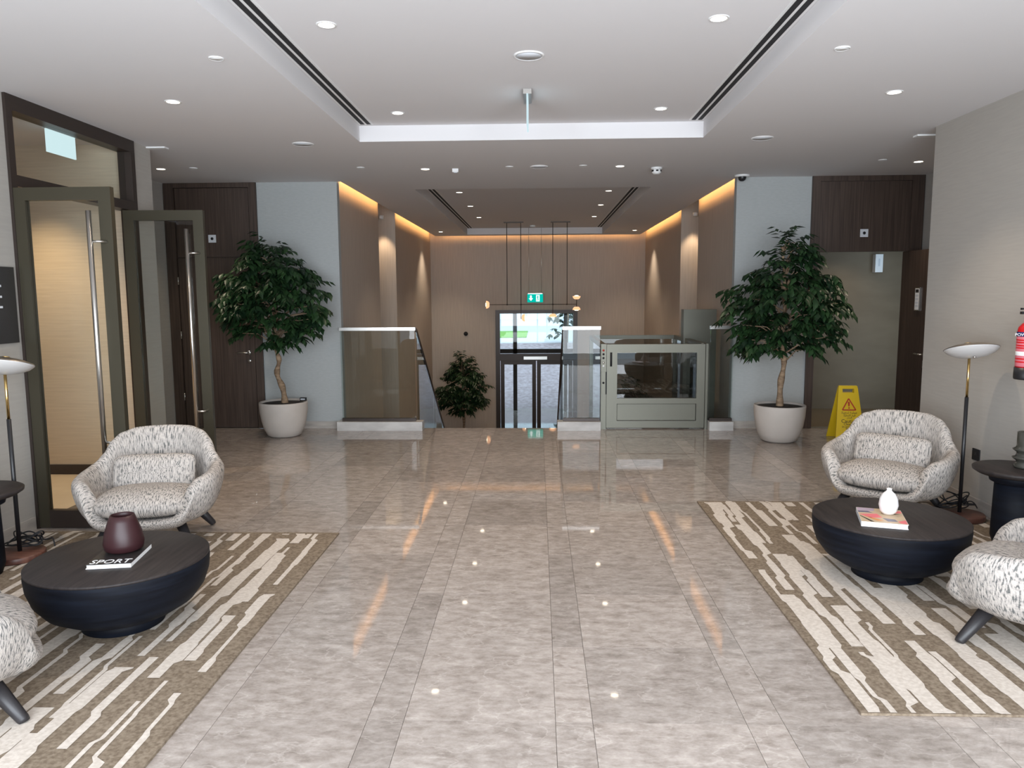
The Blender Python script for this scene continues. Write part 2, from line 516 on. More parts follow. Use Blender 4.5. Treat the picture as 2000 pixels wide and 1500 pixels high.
# stairwell side walls with a lit recess in each, far wall with the entrance opening
NY0, NY1, ND = 11.8, 13.2, 0.45
for s, nm in ((-1, 'left'), (1, 'right')):
    bm = bmesh.new()
    def sb(xa, xb, *r):
        bm_box(bm, min(s*xa, s*xb), max(s*xa, s*xb), *r)
    sb(XV, XV+0.1, D+0.1, NY0, ZL, 3.3)
    sb(XV, XV+0.1, NY1, YB, ZL, 3.3)
    sb(XV+ND, XV+ND+0.1, NY0-0.1, NY1+0.1, ZL, 3.3)
    sb(XV+0.1, XV+ND, NY0-0.1, NY0, ZL, 3.3)
    sb(XV+0.1, XV+ND, NY1, NY1+0.1, ZL, 3.3)
    struct(fin('wall_stairwell_' + nm, bm, 'taupe'))
DX0, DX1, DZ1 = -0.97, 0.92, 1.26
bm = bmesh.new()
bm_box(bm, -XV-0.1, DX0, YB, YB+0.2, ZL, 3.3)
bm_box(bm, DX1, XV+0.1, YB, YB+0.2, ZL, 3.3)
bm_box(bm, DX0, DX1, YB, YB+0.2, DZ1, 3.3)
struct(fin('wall_stairwell_back', bm, 'taupe'))
struct(box('wall_under_lobby', 'taupe', -XV, XV, D-0.1, D-0.001, ZL, -0.06))
# lobby front: glazed facade behind the camera
bm = bmesh.new()
bm_box(bm, XL, XR, -0.9, -0.8, 2.8, HC)
for xx in (-3.46, -1.75, 0.0, 1.7, 3.2):
    bm_box(bm, xx-0.035, xx+0.035, -0.9, -0.8, 0, 2.8)
struct(fin('window_1', bm, 'frame_dark'))
# side room behind the glazed doors
bm = bmesh.new()
bm_box(bm, -6.2, XL-0.12, 6.64, 6.74, 0, 2.92)
bm_box(bm, -6.3, -6.2, 4.9, 6.74, 0, 2.92)
bm_box(bm, -6.2, XL-0.12, 4.9, 5.0, 0, 2.92)
struct(fin('wall_side_room', bm, 'niche'))
struct(box('baseboard_side_room', 'frame_dark', -6.2, XL-0.12, 6.625, 6.64, 0, 0.09))
# restroom behind the right-hand door
bm = bmesh.new()
bm_box(bm, 3.1, 5.7, 10.6, 10.7, 0, 2.5)
bm_box(bm, 3.42, 3.52, D+0.75, 10.6, 0, 2.5)
bm_box(bm, 5.5, 5.6, D+0.1, 10.6, 0, 2.5)
struct(fin('wall_restroom', bm, 'tile_beige'))
struct(box('wall_restroom_side', 'wall_white', 3.1, 3.17, D+0.1, 10.6, 0, 2.5))
# skirtings
bm = bmesh.new()
bm_box(bm, XL, XL+0.014, -0.8, PY0-0.02, 0, 0.09)
struct(fin('baseboard_left', bm, 'base', bevel=0.003))
struct(box('baseboard_right', 'base', XR-0.014, XR, -0.8, 6.46, 0, 0.09, bevel=0.003))
struct(box('baseboard_back_left', 'base', -3.3, -2.37, D-0.014, D, 0, 0.085, bevel=0.003))
struct(box('baseboard_back_right', 'base', 2.33, 3.15, D-0.014, D, 0, 0.085, bevel=0.003))

# ---- dark wood door and panel, back left
d1 = struct(box('door_1', 'wood', -4.43, -3.32, D+0.02, D+0.08, 0.004, HC))
struct_parts = []
box('door_leaf', 'wood', -4.30, -3.42, D-0.015, D+0.02, 0.012, 2.06, d1, 0.002)
box('overpanel', 'wood', -4.30, -3.42, D-0.015, D+0.02, 2.075, HC-0.06, d1, 0.002)
for a in ((-4.43, -4.31, 0.004, HC), (-3.41, -3.32, 0.004, HC)):
    box('door_jamb', 'wood', a[0], a[1], D-0.03, D+0.02, a[2], a[3], d1, 0.003)
box('head_rail', 'wood', -4.31, -3.41, D-0.03, D+0.02, HC-0.055, HC, d1, 0.003)
hb = bmesh.new()
bm_lathe(hb, [(0, 0), (0.026, 0), (0.026, 0.008), (0, 0.008)], 20)
hd = fin('handle_rose', hb, 'steel', d1); hd.matrix_local = Matrix.Translation((-3.49, D-0.016, 0.93)) @ Matrix.Rotation(PI/2, 4, 'X')
tube('door_handle', 'steel', [(-3.49, D-0.02, 0.93), (-3.49, D-0.06, 0.93), (-3.51, D-0.066, 0.93), (-3.62, D-0.066, 0.93)], 0.009, d1)
hb = bmesh.new()
bm_lathe(hb, [(0, 0), (0.024, 0), (0.024, 0.008), (0.008, 0.010), (0, 0.010)], 20)
hd = fin('lock_rose', hb, 'steel', d1); hd.matrix_local = Matrix.Translation((-3.49, D-0.016, 0.83)) @ Matrix.Rotation(PI/2, 4, 'X')
for z in (0.35, 1.1, 1.75):
    tube('hinge', 'steel', [(-4.305, D-0.03, z), (-4.305, D-0.03, z+0.09)], 0.008, d1, 8)
box('threshold', 'steel', -4.31, -3.41, D-0.03, D+0.02, 0.0, 0.006, d1)

# ---- dark wood doorway and open leaf, back right
d2 = struct(boxes('door_2', 'wood', [(3.17, 3.26, D-0.03, D+0.1, 0.002, HC), (4.30, 4.44, D-0.03, D+0.1, 0.002, HC), (3.26, 4.30, D-0.03, D+0.1, HC-0.06, HC)], bevel=0.003))
box('overpanel', 'wood', 3.26, 4.30, D-0.015, D+0.06, 2.08, HC-0.062, d2, 0.002)
box('threshold', 'steel', 3.26, 4.30, D-0.02, D+0.05, 0.0, 0.006, d2)
leaf2 = box('door_leaf', 'wood', 4.225, 4.27, 8.32, D-0.035, 0.012, 2.07, d2, 0.002)
tube('door_handle', 'steel', [(4.222, 8.39, 0.93), (4.17, 8.39, 0.93), (4.165, 8.41, 0.93), (4.165, 8.51, 0.93)], 0.009, leaf2)
box('lock_plate', 'steel', 4.217, 4.224, 8.36, 8.42, 0.78, 0.86, leaf2)

# emergency light plates above both wooden doors
for lx, lab in ((-3.87, 'square white plate with a dark dot on panel above closed wooden door'), (3.78, 'square white plate with a dark dot on panel above open restroom doorway')):
    t = thing('wall_plate', lab, 'wall plate', (lx, D-0.016, 2.29), 0, 'square plates above the wooden doors')
    box('plate', 'grille', -0.045, 0.045, -0.008, 0, -0.045, 0.045, t, 0.002)
    hb = bmesh.new(); bm_lathe(hb, [(0, 0), (0.017, 0), (0.017, 0.005), (0, 0.005)], 16)
    q = fin('lens', hb, 'blackm', t); q.matrix_local = Matrix.Translation((0, -0.007, 0)) @ Matrix.Rotation(PI/2, 4, 'X')

t = thing('soap_dispenser', 'small white dispenser high on restroom tile wall', 'dispenser', (4.62, 10.6, 2.0))
box('body', 'white', -0.05, 0.05, -0.09, 0, -0.12, 0.12, t, 0.012)
box('window', 'grille', -0.012, 0.012, -0.0915, -0.09, -0.04, 0.06, t)
# framed notice on the open leaf
t = thing('door_notice', 'small framed notice sheet fixed to the open dark wooden door', 'notice', (4.222, 8.60, 1.53))
box('frame', 'steel', -0.010, 0, -0.055, 0.055, -0.13, 0.13, t, 0.002)
box('sheet', 'paper', -0.0115, -0.010, -0.043, 0.043, -0.118, 0.118, t)
box('print', 'cover_dark', -0.0125, -0.0115, -0.034, 0.034, 0.072, 0.108, t)
for zz in (0.04, 0.0, -0.04, -0.075):
    box('print', 'grille', -0.0125, -0.0115, -0.034, 0.034, zz-0.012, zz+0.012, t)

# ---- glazed opening in left wall: frame, transom, two open leaves
fr = struct(boxes('door_3', 'frame_dark', [
    (XL-0.10, XL+0.02, PY0, PY0+0.06, 0, HC), (XL-0.10, XL+0.02, PY1-0.06, PY1, 0, HC),
    (XL-0.10, XL+0.02, PY0+0.06, PY1-0.06, HC-0.10, HC), (XL-0.10, XL+0.02, PY0+0.06, PY1-0.06, 2.345, 2.42)], bevel=0.003))
box('transom_pane', 'glass', XL-0.05, XL-0.042, PY0+0.06, PY1-0.06, 2.42, HC-0.10, fr)

def glazed_leaf(w, h, hx):
    t = bpy.data.objects.new('glazed_leaf', None); COL.objects.link(t)
    sw, th = 0.085, 0.045
    for nm, a in (('stile', (0, sw, 0.005, h)), ('stile', (w-sw, w, 0.005, h)), ('rail', (sw, w-sw, h-0.085, h)), ('rail', (sw, w-sw, 0.005, 0.13))):
        box(nm, 'bronze' if nm == 'stile' or a[2] > 1 else 'frame_dark', a[0], a[1], -th/2, th/2, a[2], a[3], t, 0.002)
    box('pane', 'glass', sw, w-sw, -0.005, 0.005, 0.13, h-0.085, t)
    hp = tube('pull_handle', 'steel', [(hx, -0.075, 0.42), (hx, -0.075, 2.17)], 0.017, t, 14)
    for z in (0.62, 1.97):
        tube('standoff', 'steel', [(hx, -0.072, z), (hx+0.06, -0.065, z), (w-sw/2, -th/2, z)], 0.009, hp)
    return t
g1 = glazed_leaf(0.665, 2.33, 0.54)
g1.location = (XL+0.01, PY0+0.03, 0)
g2 = glazed_leaf(0.665, 2.33, 0.54)
g2.location = (XL+0.01, 6.40, 0); g2.rotation_euler = (0, 0, 0.07)
for g in (g1, g2):
    g.parent = fr
# exit sign hanging in the side room, seen through the transom
t = thing('exit_sign', 'pale lit exit sign hanging behind the transom over the glazed doors', 'sign', (-3.70, 5.94, 2.70))
box('plate', 'exit_panel', -0.006, 0.006, -0.18, 0.18, 0, 0.17, t, 0.002)
box('housing', 'white', -0.02, 0.02, -0.19, 0.19, 0.17, 0.22, t, 0.004)

# ================================================================== STAIR, BALUSTRADES, LIFT
SX0, SX1 = -1.45, 0.30
st = thing('staircase', 'marble stair descending from the lobby to the lower hall', 'stairs', (0, D, ZL))
for i in range(11):
    zt = -ZL - (i+1)*0.1727
    if zt < 0.01: break
    box('step', 'marble', SX0, SX1, 0.001+i*0.28, 0.001+(i+1)*0.28, 0, zt, st)
def kerb(x0, x1, lab):
    return tag(box('stone_kerb', 'kerb', x0, x1, D-0.19, D-0.02, 0.0, 0.105, bevel=0.004), lab, 'kerb', 'stone kerbs under the glass')
kerb(-2.40, -1.375, 'long pale stone kerb under left glass balustrade')
kerb(0.235, 0.745, 'pale stone kerb between stair and lift gate')
kerb(2.02, 2.30, 'short pale stone kerb right of lift beside white planter')
def balustrade(x0, x1, lab, railmat='steel'):
    t = thing('glass_balustrade', lab, 'balustrade', (0, D-0.10, 0.105), 0, 'frameless glass balustrades')
    box('pane', 'glass_rail', x0, x1, -0.008, 0.008, 0.03, 1.09, t)
    box('shoe', 'frame_dark', x0, x1, -0.03, 0.03, 0, 0.035, t, 0.002)
    box('top_rail', railmat, x0-0.01, x1+0.01, -0.022, 0.022, 1.088, 1.125, t, 0.004)
    return t
b1 = balustrade(-2.35, -1.46, 'glass balustrade with steel rail left of the stair')
balustrade(0.305, 0.735, 'glass balustrade with bright steel rail between stair and lift')
balustrade(2.03, 2.295, 'narrow glass balustrade between lift and right tree planter')
for X, lab in ((SX0-0.01, 'sloping glass balustrade running down left side of stair'), (SX1+0.01, 'sloping glass balustrade running down right side of stair')):
    t = thing('stair_balustrade', lab, 'balustrade', (X, D, 0), 0, 'sloping glass balustrades')
    sl = -0.65
    for k in range(2):
        bm = bmesh.new()
        ya, yb = 0.02 + k*1.5, 1.49 + k*1.5
        pts = [(ya, -0.55+sl*ya), (yb, -0.55+sl*yb), (yb, 1.19+sl*yb), (ya, 1.19+sl*ya)]
        va = [bm.verts.new((-0.007, y, max(z, ZL))) for y, z in pts]; vb = [bm.verts.new((0.007, y, max(z, ZL))) for y, z in pts]
        bm.faces.new(va); bm.faces.new(vb[::-1])
        for i in range(4): bm.faces.new([va[i], vb[i], vb[(i+1) % 4], va[(i+1) % 4]])
        fin('pane', bm, 'glass_rail', t)
    bm = bmesh.new()
    bm_tube(bm, [(0, 0.0, 1.20), (0, 2.98, 1.20+sl*2.98)], 0.018, 10)
    fin('hand_rail', bm, 'frame_dark', t)

# platform lift
lf = thing('platform_lift', 'champagne metal platform lift with glazed gate and control post', 'lift', (0, 8.97, 0))
lx0, lx1, ly = 0.752, 1.983, 1.95
box('control_post', 'champagne', lx0, 0.815, 0, 0.12, 0, 1.02, lf, 0.004)
box('hinge_post', 'champagne', 1.985, lx1+0.03, 0, 0.12, 0, 1.02, lf, 0.004)
gate = boxes('gate', 'champagne', [(0.82, 0.945, 0.01, 0.07, 0.015, 1.015), (1.885, 1.98, 0.01, 0.07, 0.015, 1.015), (0.945, 1.885, 0.01, 0.07, 0.915, 1.015), (0.945, 1.885, 0.01, 0.07, 0.305, 0.37), (0.945, 1.885, 0.01, 0.07, 0.015, 0.10)], lf, 0.002)
box('gate_pane', 'glass_dark', 0.945, 1.885, 0.035, 0.045, 0.37, 0.915, gate)
box('kick_panel', 'champagne', 0.951, 1.879, 0.022, 0.06, 0.106, 0.299, gate, 0.002)
tube('gate_pull', 'blackm', [(0.872, 0.004, 0.755), (0.872, 0.002, 0.92)], 0.012, gate, 8)
box('control_panel', 'champagne', 0.760, 0.802, -0.004, 0.002, 0.71, 0.965, lf)
for z, mm in ((0.945, 'redtext'), (0.90, 'blackm'), (0.855, 'blackm'), (0.80, 'steel'), (0.76, 'white')):
    hb = bmesh.new(); bm_lathe(hb, [(0, 0), (0.013, 0), (0.011, 0.008), (0, 0.008)], 14)
    q = fin('push_button', hb, mm, lf); q.matrix_local = Matrix.Translation((0.781, -0.004, z)) @ Matrix.Rotation(PI/2, 4, 'X')
box('lock_case', 'champagne', 0.756, 0.806, -0.012, 0.004, 0.42, 0.69, lf, 0.004)
box('lock_slot', 'blackm', 0.806, 0.822, -0.003, 0.012, 0.42, 0.69, lf)
hb = bmesh.new(); bm_lathe(hb, [(0, 0), (0.013, 0), (0.013, 0.006), (0, 0.006)], 14)
q = fin('key_lock', hb, 'blackm', lf); q.matrix_local = Matrix.Translation((0.781, -0.012, 0.56)) @ Matrix.Rotation(PI/2, 4, 'X')
# enclosure behind the gate: rim, glass sides, floor of the car
boxes('enclosure_rim', 'champagne', [(lx0, lx0+0.06, 0.12, ly, 0.965, 1.02), (lx1-0.03, lx1+0.03, 0.12, ly, 0.965, 1.02), (lx0, lx1+0.03, ly, ly+0.06, 0.965, 1.02)], lf, 0.003)
box('side_pane', 'glass_dark', lx0+0.025, lx0+0.035, 0.12, ly, -1.2, 0.965, lf)
box('side_pane', 'glass_dark', lx1-0.005, lx1+0.005, 0.12, ly, -1.2, 0.965, lf)
box('rear_pane', 'glass_dark', lx0+0.06, lx1-0.03, ly+0.025, ly+0.035, -1.2, 0.965, lf)
for xx in (lx0, lx1-0.03):
    box('rear_post', 'champagne', xx, xx+0.06, ly, ly+0.06, ZL, 0.965, lf)
box('car_floor', 'blackm', lx0+0.06, lx1-0.03, 0.12, ly, -0.06, -0.012, lf)
box('drive_tower', 'champagne', 1.93, 2.36, 1.12, 1.30, ZL, 1.40, lf, 0.006)

# ================================================================== LOWER ENTRANCE
en = struct(boxes('door_4', 'frame_dark', [
    (DX0, DX0+0.10, YB-0.02, YB+0.10, ZL, DZ1), (DX1-0.10, DX1, YB-0.02, YB+0.10, ZL, DZ1),
    (DX0+0.10, DX1-0.10, YB-0.02, YB+0.10, DZ1-0.08, DZ1), (DX0+0.10, DX1-0.10, YB-0.02, YB+0.10, 0.09, 0.25)], bevel=0.004))
box('transom_pane', 'glass', DX0+0.10, DX1-0.10, YB+0.03, YB+0.04, 0.25, DZ1-0.08, en)
for a, b in ((DX0+0.11, -0.035), (-0.015, DX1-0.11)):
    lfo = boxes('glazed_leaf', 'frame_dark', [(a, a+0.09, YB+0.01, YB+0.06, ZL+0.01, 0.085), (b-0.09, b, YB+0.01, YB+0.06, ZL+0.01, 0.085), (a+0.09, b-0.09, YB+0.01, YB+0.06, 0.0, 0.085), (a+0.09, b-0.09, YB+0.01, YB+0.06, ZL+0.01, ZL+0.12)], en, 0.003)
    box('pane', 'glass', a+0.09, b-0.09, YB+0.03, YB+0.04, ZL+0.12, 0.0, lfo)
box('door_closer', 'steel', -0.32, 0.22, YB-0.06, YB-0.02, 0.12, 0.19, en, 0.004)
# vestibule beyond and the glazed street front
struct(boxes('wall_vestibule', 'taupe', [(-2.0, -1.9, YB+0.2, 23.0, ZL, 1.6), (1.9, 2.0, YB+0.2, 23.0, ZL, 1.6)]))
struct(box('ceiling_vestibule', 'ceil', -2.0, 2.0, YB+0.2, 23.0, 1.6, 1.7))
struct(boxes('window_2', 'frame_dark', [(-1.9, -1.8, 22.9, 23.0, ZL, 1.6), (1.8, 1.9, 22.9, 23.0, ZL, 1.6), (-0.74, -0.62, 22.9, 23.0, ZL, 1.6), (0.80, 0.90, 22.9, 23.0, ZL, 1.6), (-1.8, 1.8, 22.9, 23.0, -0.15, -0.02), (-1.8, 1.8, 22.9, 23.0, 1.5, 1.6)]))
tag(box('lawn_strip', 'lawn', -14, -0.5, 34, 40, -0.5, -0.27), 'bright green lawn beyond the lower entrance glass', 'lawn')
struct(box('ground', 'road', -40, 40, 30.0, 90, -0.6, -0.3))
bm = bmesh.new()
_v = [bm.verts.new(p) for p in ((-8, 23.3, ZL), (8, 23.3, ZL), (8, 30, -0.29), (-8, 30, -0.29), (-8, 23.3, ZL-0.3), (8, 23.3, ZL-0.3), (8, 30, -0.6), (-8, 30, -0.6))]
for q in ((0, 1, 2, 3), (7, 6, 5, 4), (0, 4, 5, 1), (1, 5, 6, 2), (2, 6, 7, 3), (3, 7, 4, 0)): bm.faces.new([_v[i] for i in q])
struct(fin('floor_ramp', bm, 'brick'))
bd = thing('street_building', 'white building across the street seen through entrance glass', 'building', (0, 60, -0.3))
box('wall', 'facade', -22, 22, 0, 4, 0, 9, bd)
for i in range(-7, 8):
    box('window', 'glass_dark', i*2.6-0.7, i*2.6+0.7, -0.05, 0.0, 1.2, 3.4, bd)

# ================================================================== CEILING FITTINGS
def spot(parent, loc, power, angle=1.7, blend=0.7, color=(1.0, 0.82, 0.62)):
    l = bpy.data.lights.new('downlight_lamp', 'SPOT')
    l.energy = power; l.spot_size = angle; l.spot_blend = blend; l.color = color; l.shadow_soft_size = 0.03
    o = bpy.data.objects.new('downlight_lamp', l); COL.objects.link(o)
    o.parent = parent; o.location = loc
    return o
trim_me = None
def downlight(x, y, z, power, lab, grp):
    global trim_me
    t = thing('downlight', lab, 'downlight', (x, y, z), 0, grp)
    if trim_me is None:
        bm = bmesh.new(); bm_lathe(bm, [(0.043, 0.0), (0.043, -0.004), (0.054, -0.004), (0.056, 0.0)], 24)
        trim_me = [fin('trim', bm, 'white', t).data]
        bm = bmesh.new(); bm_lathe(bm, [(0.0, -0.0015), (0.043, -0.0015), (0.043, -0.001), (0, -0.001)], 24)
        trim_me.append(fin('lens', bm, 'lamp_on', t).data)
    else:
        for nm, me in zip(('trim', 'lens'), trim_me):
            o = bpy.data.objects.new(nm, me); COL.objects.link(o); o.parent = t
    spot(t, (0, 0, -0.012), power)
P1 = 56
G1 = 'recessed downlights in the lobby ceiling'
for x, y, z, lab in ((-1.15, 4.30, HT, 'downlight in raised ceiling at top left of the picture'),
                     (0.98, 4.31, HT, 'downlight in raised ceiling at top right of the picture'),
                     (-1.13, 6.32, HT, 'downlight at far left of lobby raised ceiling'),
                     (0.99, 6.30, HT, 'downlight at far right of lobby raised ceiling'),
                     (-2.51, 5.33, HC, 'downlight in lower ceiling above the left armchair'),
                     (2.40, 5.36, HC, 'downlight in lower ceiling above the right armchair'),
                     (-3.95, 8.03, HC, 'downlight in lower ceiling by the closed wooden door'),
                     (-1.19, 8.23, HC, 'downlight in lower ceiling left of small white square sensor'),
                     (0.87, 8.19, HC, 'downlight in lower ceiling left of the smoke detector'),
                     (3.92, 8.13, HC, 'downlight in lower ceiling before the restroom doorway')):
    downlight(x, y, z, P1, lab, G1)
G2 = 'recessed downlights over the stairwell'
for x, y, z, lab in ((-1.12, 11.1, HT, 'nearest left downlight in stairwell raised ceiling'), (-1.11, 12.8, HT, 'middle left downlight in stairwell raised ceiling'),
                     (-1.11, 14.65, HT, 'farthest left downlight in stairwell raised ceiling'), (1.02, 11.1, HT, 'nearest right downlight in stairwell raised ceiling'),
                     (1.05, 12.8, HT, 'middle right downlight in stairwell raised ceiling'), (1.08, 14.65, HT, 'farthest right downlight in stairwell raised ceiling'),
                     (-2.04, 16.2, HC, 'downlight in left rear corner of stairwell soffit'), (2.04, 16.2, HC, 'downlight in right rear corner of stairwell soffit')):
    downlight(x, y, z, 75 if z == HC else 60, lab, G2)
for s in (-1, 1):
    t = thing('recess_downlight', 'downlight hidden high in the %s stairwell wall recess' % ('left' if s < 0 else 'right'), 'downlight', (s*(XV+0.2), 13.02, 2.9))
    bm = bmesh.new(); bm_lathe(bm, [(0, 0), (0.04, 0), (0.045, 0.06), (0, 0.06)], 20)
    fin('can', bm, 'white', t)
    spot(t, (0, 0, -0.015), 40, 1.2, 0.6, (1.0, 0.74, 0.48))

def disc(nm, lab, cat, x, y, z, r, h, m='white', grp=None, m2=None):
    t = thing(nm, lab, cat, (x, y, z), 0, grp)
    lathe('rim', 'white', [(r*0.86, 0), (r*0.86, -h), (r*0.95, -h), (r, -h*0.5), (r, 0)], t, 28)
    lathe('face', m, [(0, -h*0.8), (r*0.86, -h*0.8), (r*0.86, 0), (0, 0)], t, 28)
    return t
GS = 'round ceiling speakers'
disc('ceiling_speaker', 'large round white speaker grille in lobby raised ceiling', 'speaker', -0.05, 4.89, HT, 0.095, 0.008, 'grille', GS)
disc('ceiling_speaker', 'round speaker grille in lower ceiling above left planter', 'speaker', -2.07, 6.83, HC, 0.095, 0.006, 'grille', GS)
disc('ceiling_speaker', 'round speaker grille in lower ceiling above right planter', 'speaker', 1.95, 6.83, HC, 0.095, 0.006, 'grille', GS)
disc('ceiling_speaker', 'round speaker grille in lower ceiling midway before the stairwell', 'speaker', 0.02, 8.16, HC, 0.095, 0.008, 'grille', GS)
GD = 'small flush ceiling discs'
for x, y, lab in ((-1.81, 4.40, 'small white flush ceiling disc left of raised ceiling'), (1.68, 4.41, 'small white flush ceiling disc right of raised ceiling'),
                  (-3.59, 8.0, 'small flush disc on ceiling near the closed wooden door'), (-1.85, 8.09, 'small flush disc on ceiling left of downlight row'),
                  (-0.29, 8.14, 'small flush disc just left of middle ceiling speaker'), (0.48, 8.13, 'small flush disc just right of middle ceiling speaker'),
                  (3.5, 8.0, 'small flush disc on ceiling near the restroom doorway')):
    disc('sprinkler_cap', lab, 'sprinkler', x, y, HC, 0.042, 0.006, 'white', GD)
t = thing('smoke_detector', 'white vented smoke detector on the lower ceiling', 'detector', (1.27, 8.31, HC))
lathe('base', 'white', [(0, 0), (0.06, 0), (0.06, -0.015), (0.05, -0.02), (0, -0.02)], t)
lathe('body', 'white', [(0, -0.02), (0.046, -0.02), (0.050, -0.05), (0.03, -0.07), (0, -0.07)], t)
for a in range(6):
    o = box('vent', 'blackm', -0.012, 0.012, -0.0515, -0.047, -0.045, -0.028, t); o.rotation_euler = (0, 0, a*PI/3)
t = thing('dome_camera', 'black dome camera on white disc by right stairwell corner', 'camera', (2.33, 8.90, HC))
lathe('base', 'white', [(0, 0), (0.085, 0), (0.08, -0.018), (0, -0.02)], t)
lathe('dome', 'black', [(0.045, -0.018), (0.045, -0.03), (0.038, -0.052), (0.02, -0.066), (0, -0.07)], t)
t = thing('ceiling_sensor', 'small white square motion sensor on the lower ceiling', 'sensor', (-0.87, 8.26, HC))
box('body', 'white', -0.032, 0.032, -0.032, 0.032, -0.035, 0, t, 0.006)
box('lens', 'grille', -0.018, 0.018, -0.018, 0.018, -0.040, -0.035, t, 0.002)
for x, y, lab in ((-3.43, 6.90, 'small white ceiling vent tab at left wall end'), (3.34, 6.80, 'small white ceiling vent tab at right wall end')):
    t = thing('vent_tab', lab, 'vent', (x, y, HC), 0, 'small vent tabs')
    box('tab', 'white', -0.10, 0.10, -0.04, 0.04, -0.012, 0, t, 0.003)
disc('detector_disc', 'small white detector disc on stairwell raised ceiling', 'detector', -0.10, 16.4, HT, 0.06, 0.03)
GV = 'linear slot diffusers'
def slot(x, y0, y1, z, lab):
    t = thing('slot_diffuser', lab, 'air diffuser', (x, 0, z), 0, GV)
    box('frame', 'white', -0.062, 0.062, y0, y1, -0.004, 0, t)
    for k in (-1, 1):
        box('slot', 'blackm', k*0.027-0.017, k*0.027+0.017, y0, y1-0.02, -0.006, -0.0035, t)
slot(TX0+0.075, TY0+0.1, TY1-0.06, HT, 'black linear air slot along left of lobby raised ceiling')
slot(TX1-0.075, TY0+0.1, TY1-0.06, HT, 'black linear air slot along right of lobby raised ceiling')
slot(TX0+0.075, T2Y0+0.05, T2Y1-0.1, HT, 'black linear air slot along left of stairwell raised ceiling')
slot(TX1-0.075, T2Y0+0.05, T2Y1-0.1, HT, 'black linear air slot along right of stairwell raised ceiling')
# edge-on exit sign in the lobby
t = thing('exit_sign', 'lit exit sign hanging edge-on from the lobby raised ceiling', 'sign', (-0.07, 5.80, HT))
box('mount', 'steel', -0.03, 0.03, -0.15, 0.15, -0.035, 0, t, 0.003)
box('plate', 'lcd', -0.006, 0.006, -0.16, 0.16, -0.24, -0.035, t, 0.002)
# cove lighting along the stairwell soffit
WARM = (1.0, 0.52, 0.18)
for s in (-1, 1):
    for a, b in ((D+0.05, NY0-0.02), (NY1+0.02, YE)):
        t = thing('cove_strip', 'warm light strip above soffit edge on %s stairwell wall, %s part' % ('left' if s < 0 else 'right', 'near' if a < 10 else 'far'), 'light strip', (s*(VX-0.02), (a+b)/2, HC+0.055), 0, 'cove light strips')
        box('profile', 'white', -0.015, 0.015, -(b-a)/2, (b-a)/2, 0, 0.012, t)
        o = area('strip_lamp', (0, 0, 0.03), (0, -s*PI/2*1.12, 0), 0.02, b-a, 10*(b-a)/3, WARM)
        o.parent = t
t = thing('cove_strip', 'warm light strip above soffit edge on far stairwell wall', 'light strip', (0, YE-0.02, HC+0.055), 0, 'cove light strips')
box('profile', 'white', -2.2, 2.2, -0.015, 0.015, 0, 0.012, t)
o = area('strip_lamp', (0, 0, 0.03), (PI/2*1.12, 0, 0), 4.4, 0.02, 9, WARM); o.parent = t

# ---- pendant lamp in the stairwell
pd = thing('pendant_lamp', 'thin bronze pendant with horizontal bar and small glowing domes', 'pendant lamp', (0, 15.6, 0))
ZB = 1.41
for xc in (-0.48, 0.47):
    box('ceiling_plate', 'frame_dark', xc-0.20, xc+0.20, -0.025, 0.025, HT-0.02, HT, pd, 0.004)
RX = (-0.62, -0.335, 0.315, 0.605)
for k, xx in enumerate(RX):
    tube('rod', 'frame_dark', [(xx, 0, HT-0.02), (xx, 0, ZB)], 0.007, pd, 8)
    lathe('joint', 'frame_dark', [(0, 0.018), (0.016, 0.01), (0.016, -0.01), (0, -0.018)], pd, 12, (xx, 0, ZB))
tube('bar', 'frame_dark', [(-0.98, 0, ZB), (0.80, 0, ZB)], 0.007, pd, 8)
def dome(c, rot):
    bm = bmesh.new()
    bm_lathe(bm, [(0, 0.0), (0.045, 0.004), (0.072, 0.03), (0.080, 0.066), (0.074, 0.066), (0, 0.060)], 24)
    o = fin('dome', bm, 'lamp_warm', pd)
    o.matrix_local = Matrix.Translation(c) @ rot
    b2 = bmesh.new(); bm_lathe(b2, [(0, 0.068), (0.05, 0.066), (0.03, 0.078), (0, 0.082)], 20)
    q = fin('bulb', b2, 'lamp_hot', o)
dome((-0.985, 0, ZB), Matrix.Rotation(-PI/2, 4, 'Y'))
dome((0.80, 0, ZB+0.10), Matrix.Identity(4))
dome((0.80, 0, ZB-0.05), Matrix.Rotation(PI, 4, 'X'))
tube('end_stem', 'frame_dark', [(0.80, 0, ZB-0.06), (0.80, 0, ZB+0.10)], 0.008, pd, 8)
tube('drop_rod', 'frame_dark', [(0.315, 0, ZB), (0.315, 0, ZB-0.20)], 0.007, pd, 8)
dome((0.315, 0, ZB-0.19), Matrix.Rotation(PI, 4, 'X'))
tube('drop_rod', 'frame_dark', [(-0.335, 0, ZB), (-0.335, 0, ZB-0.30)], 0.007, pd, 8)
dome((-0.325, 0, ZB-0.27), Matrix.Rotation(PI/2, 4, 'Y'))

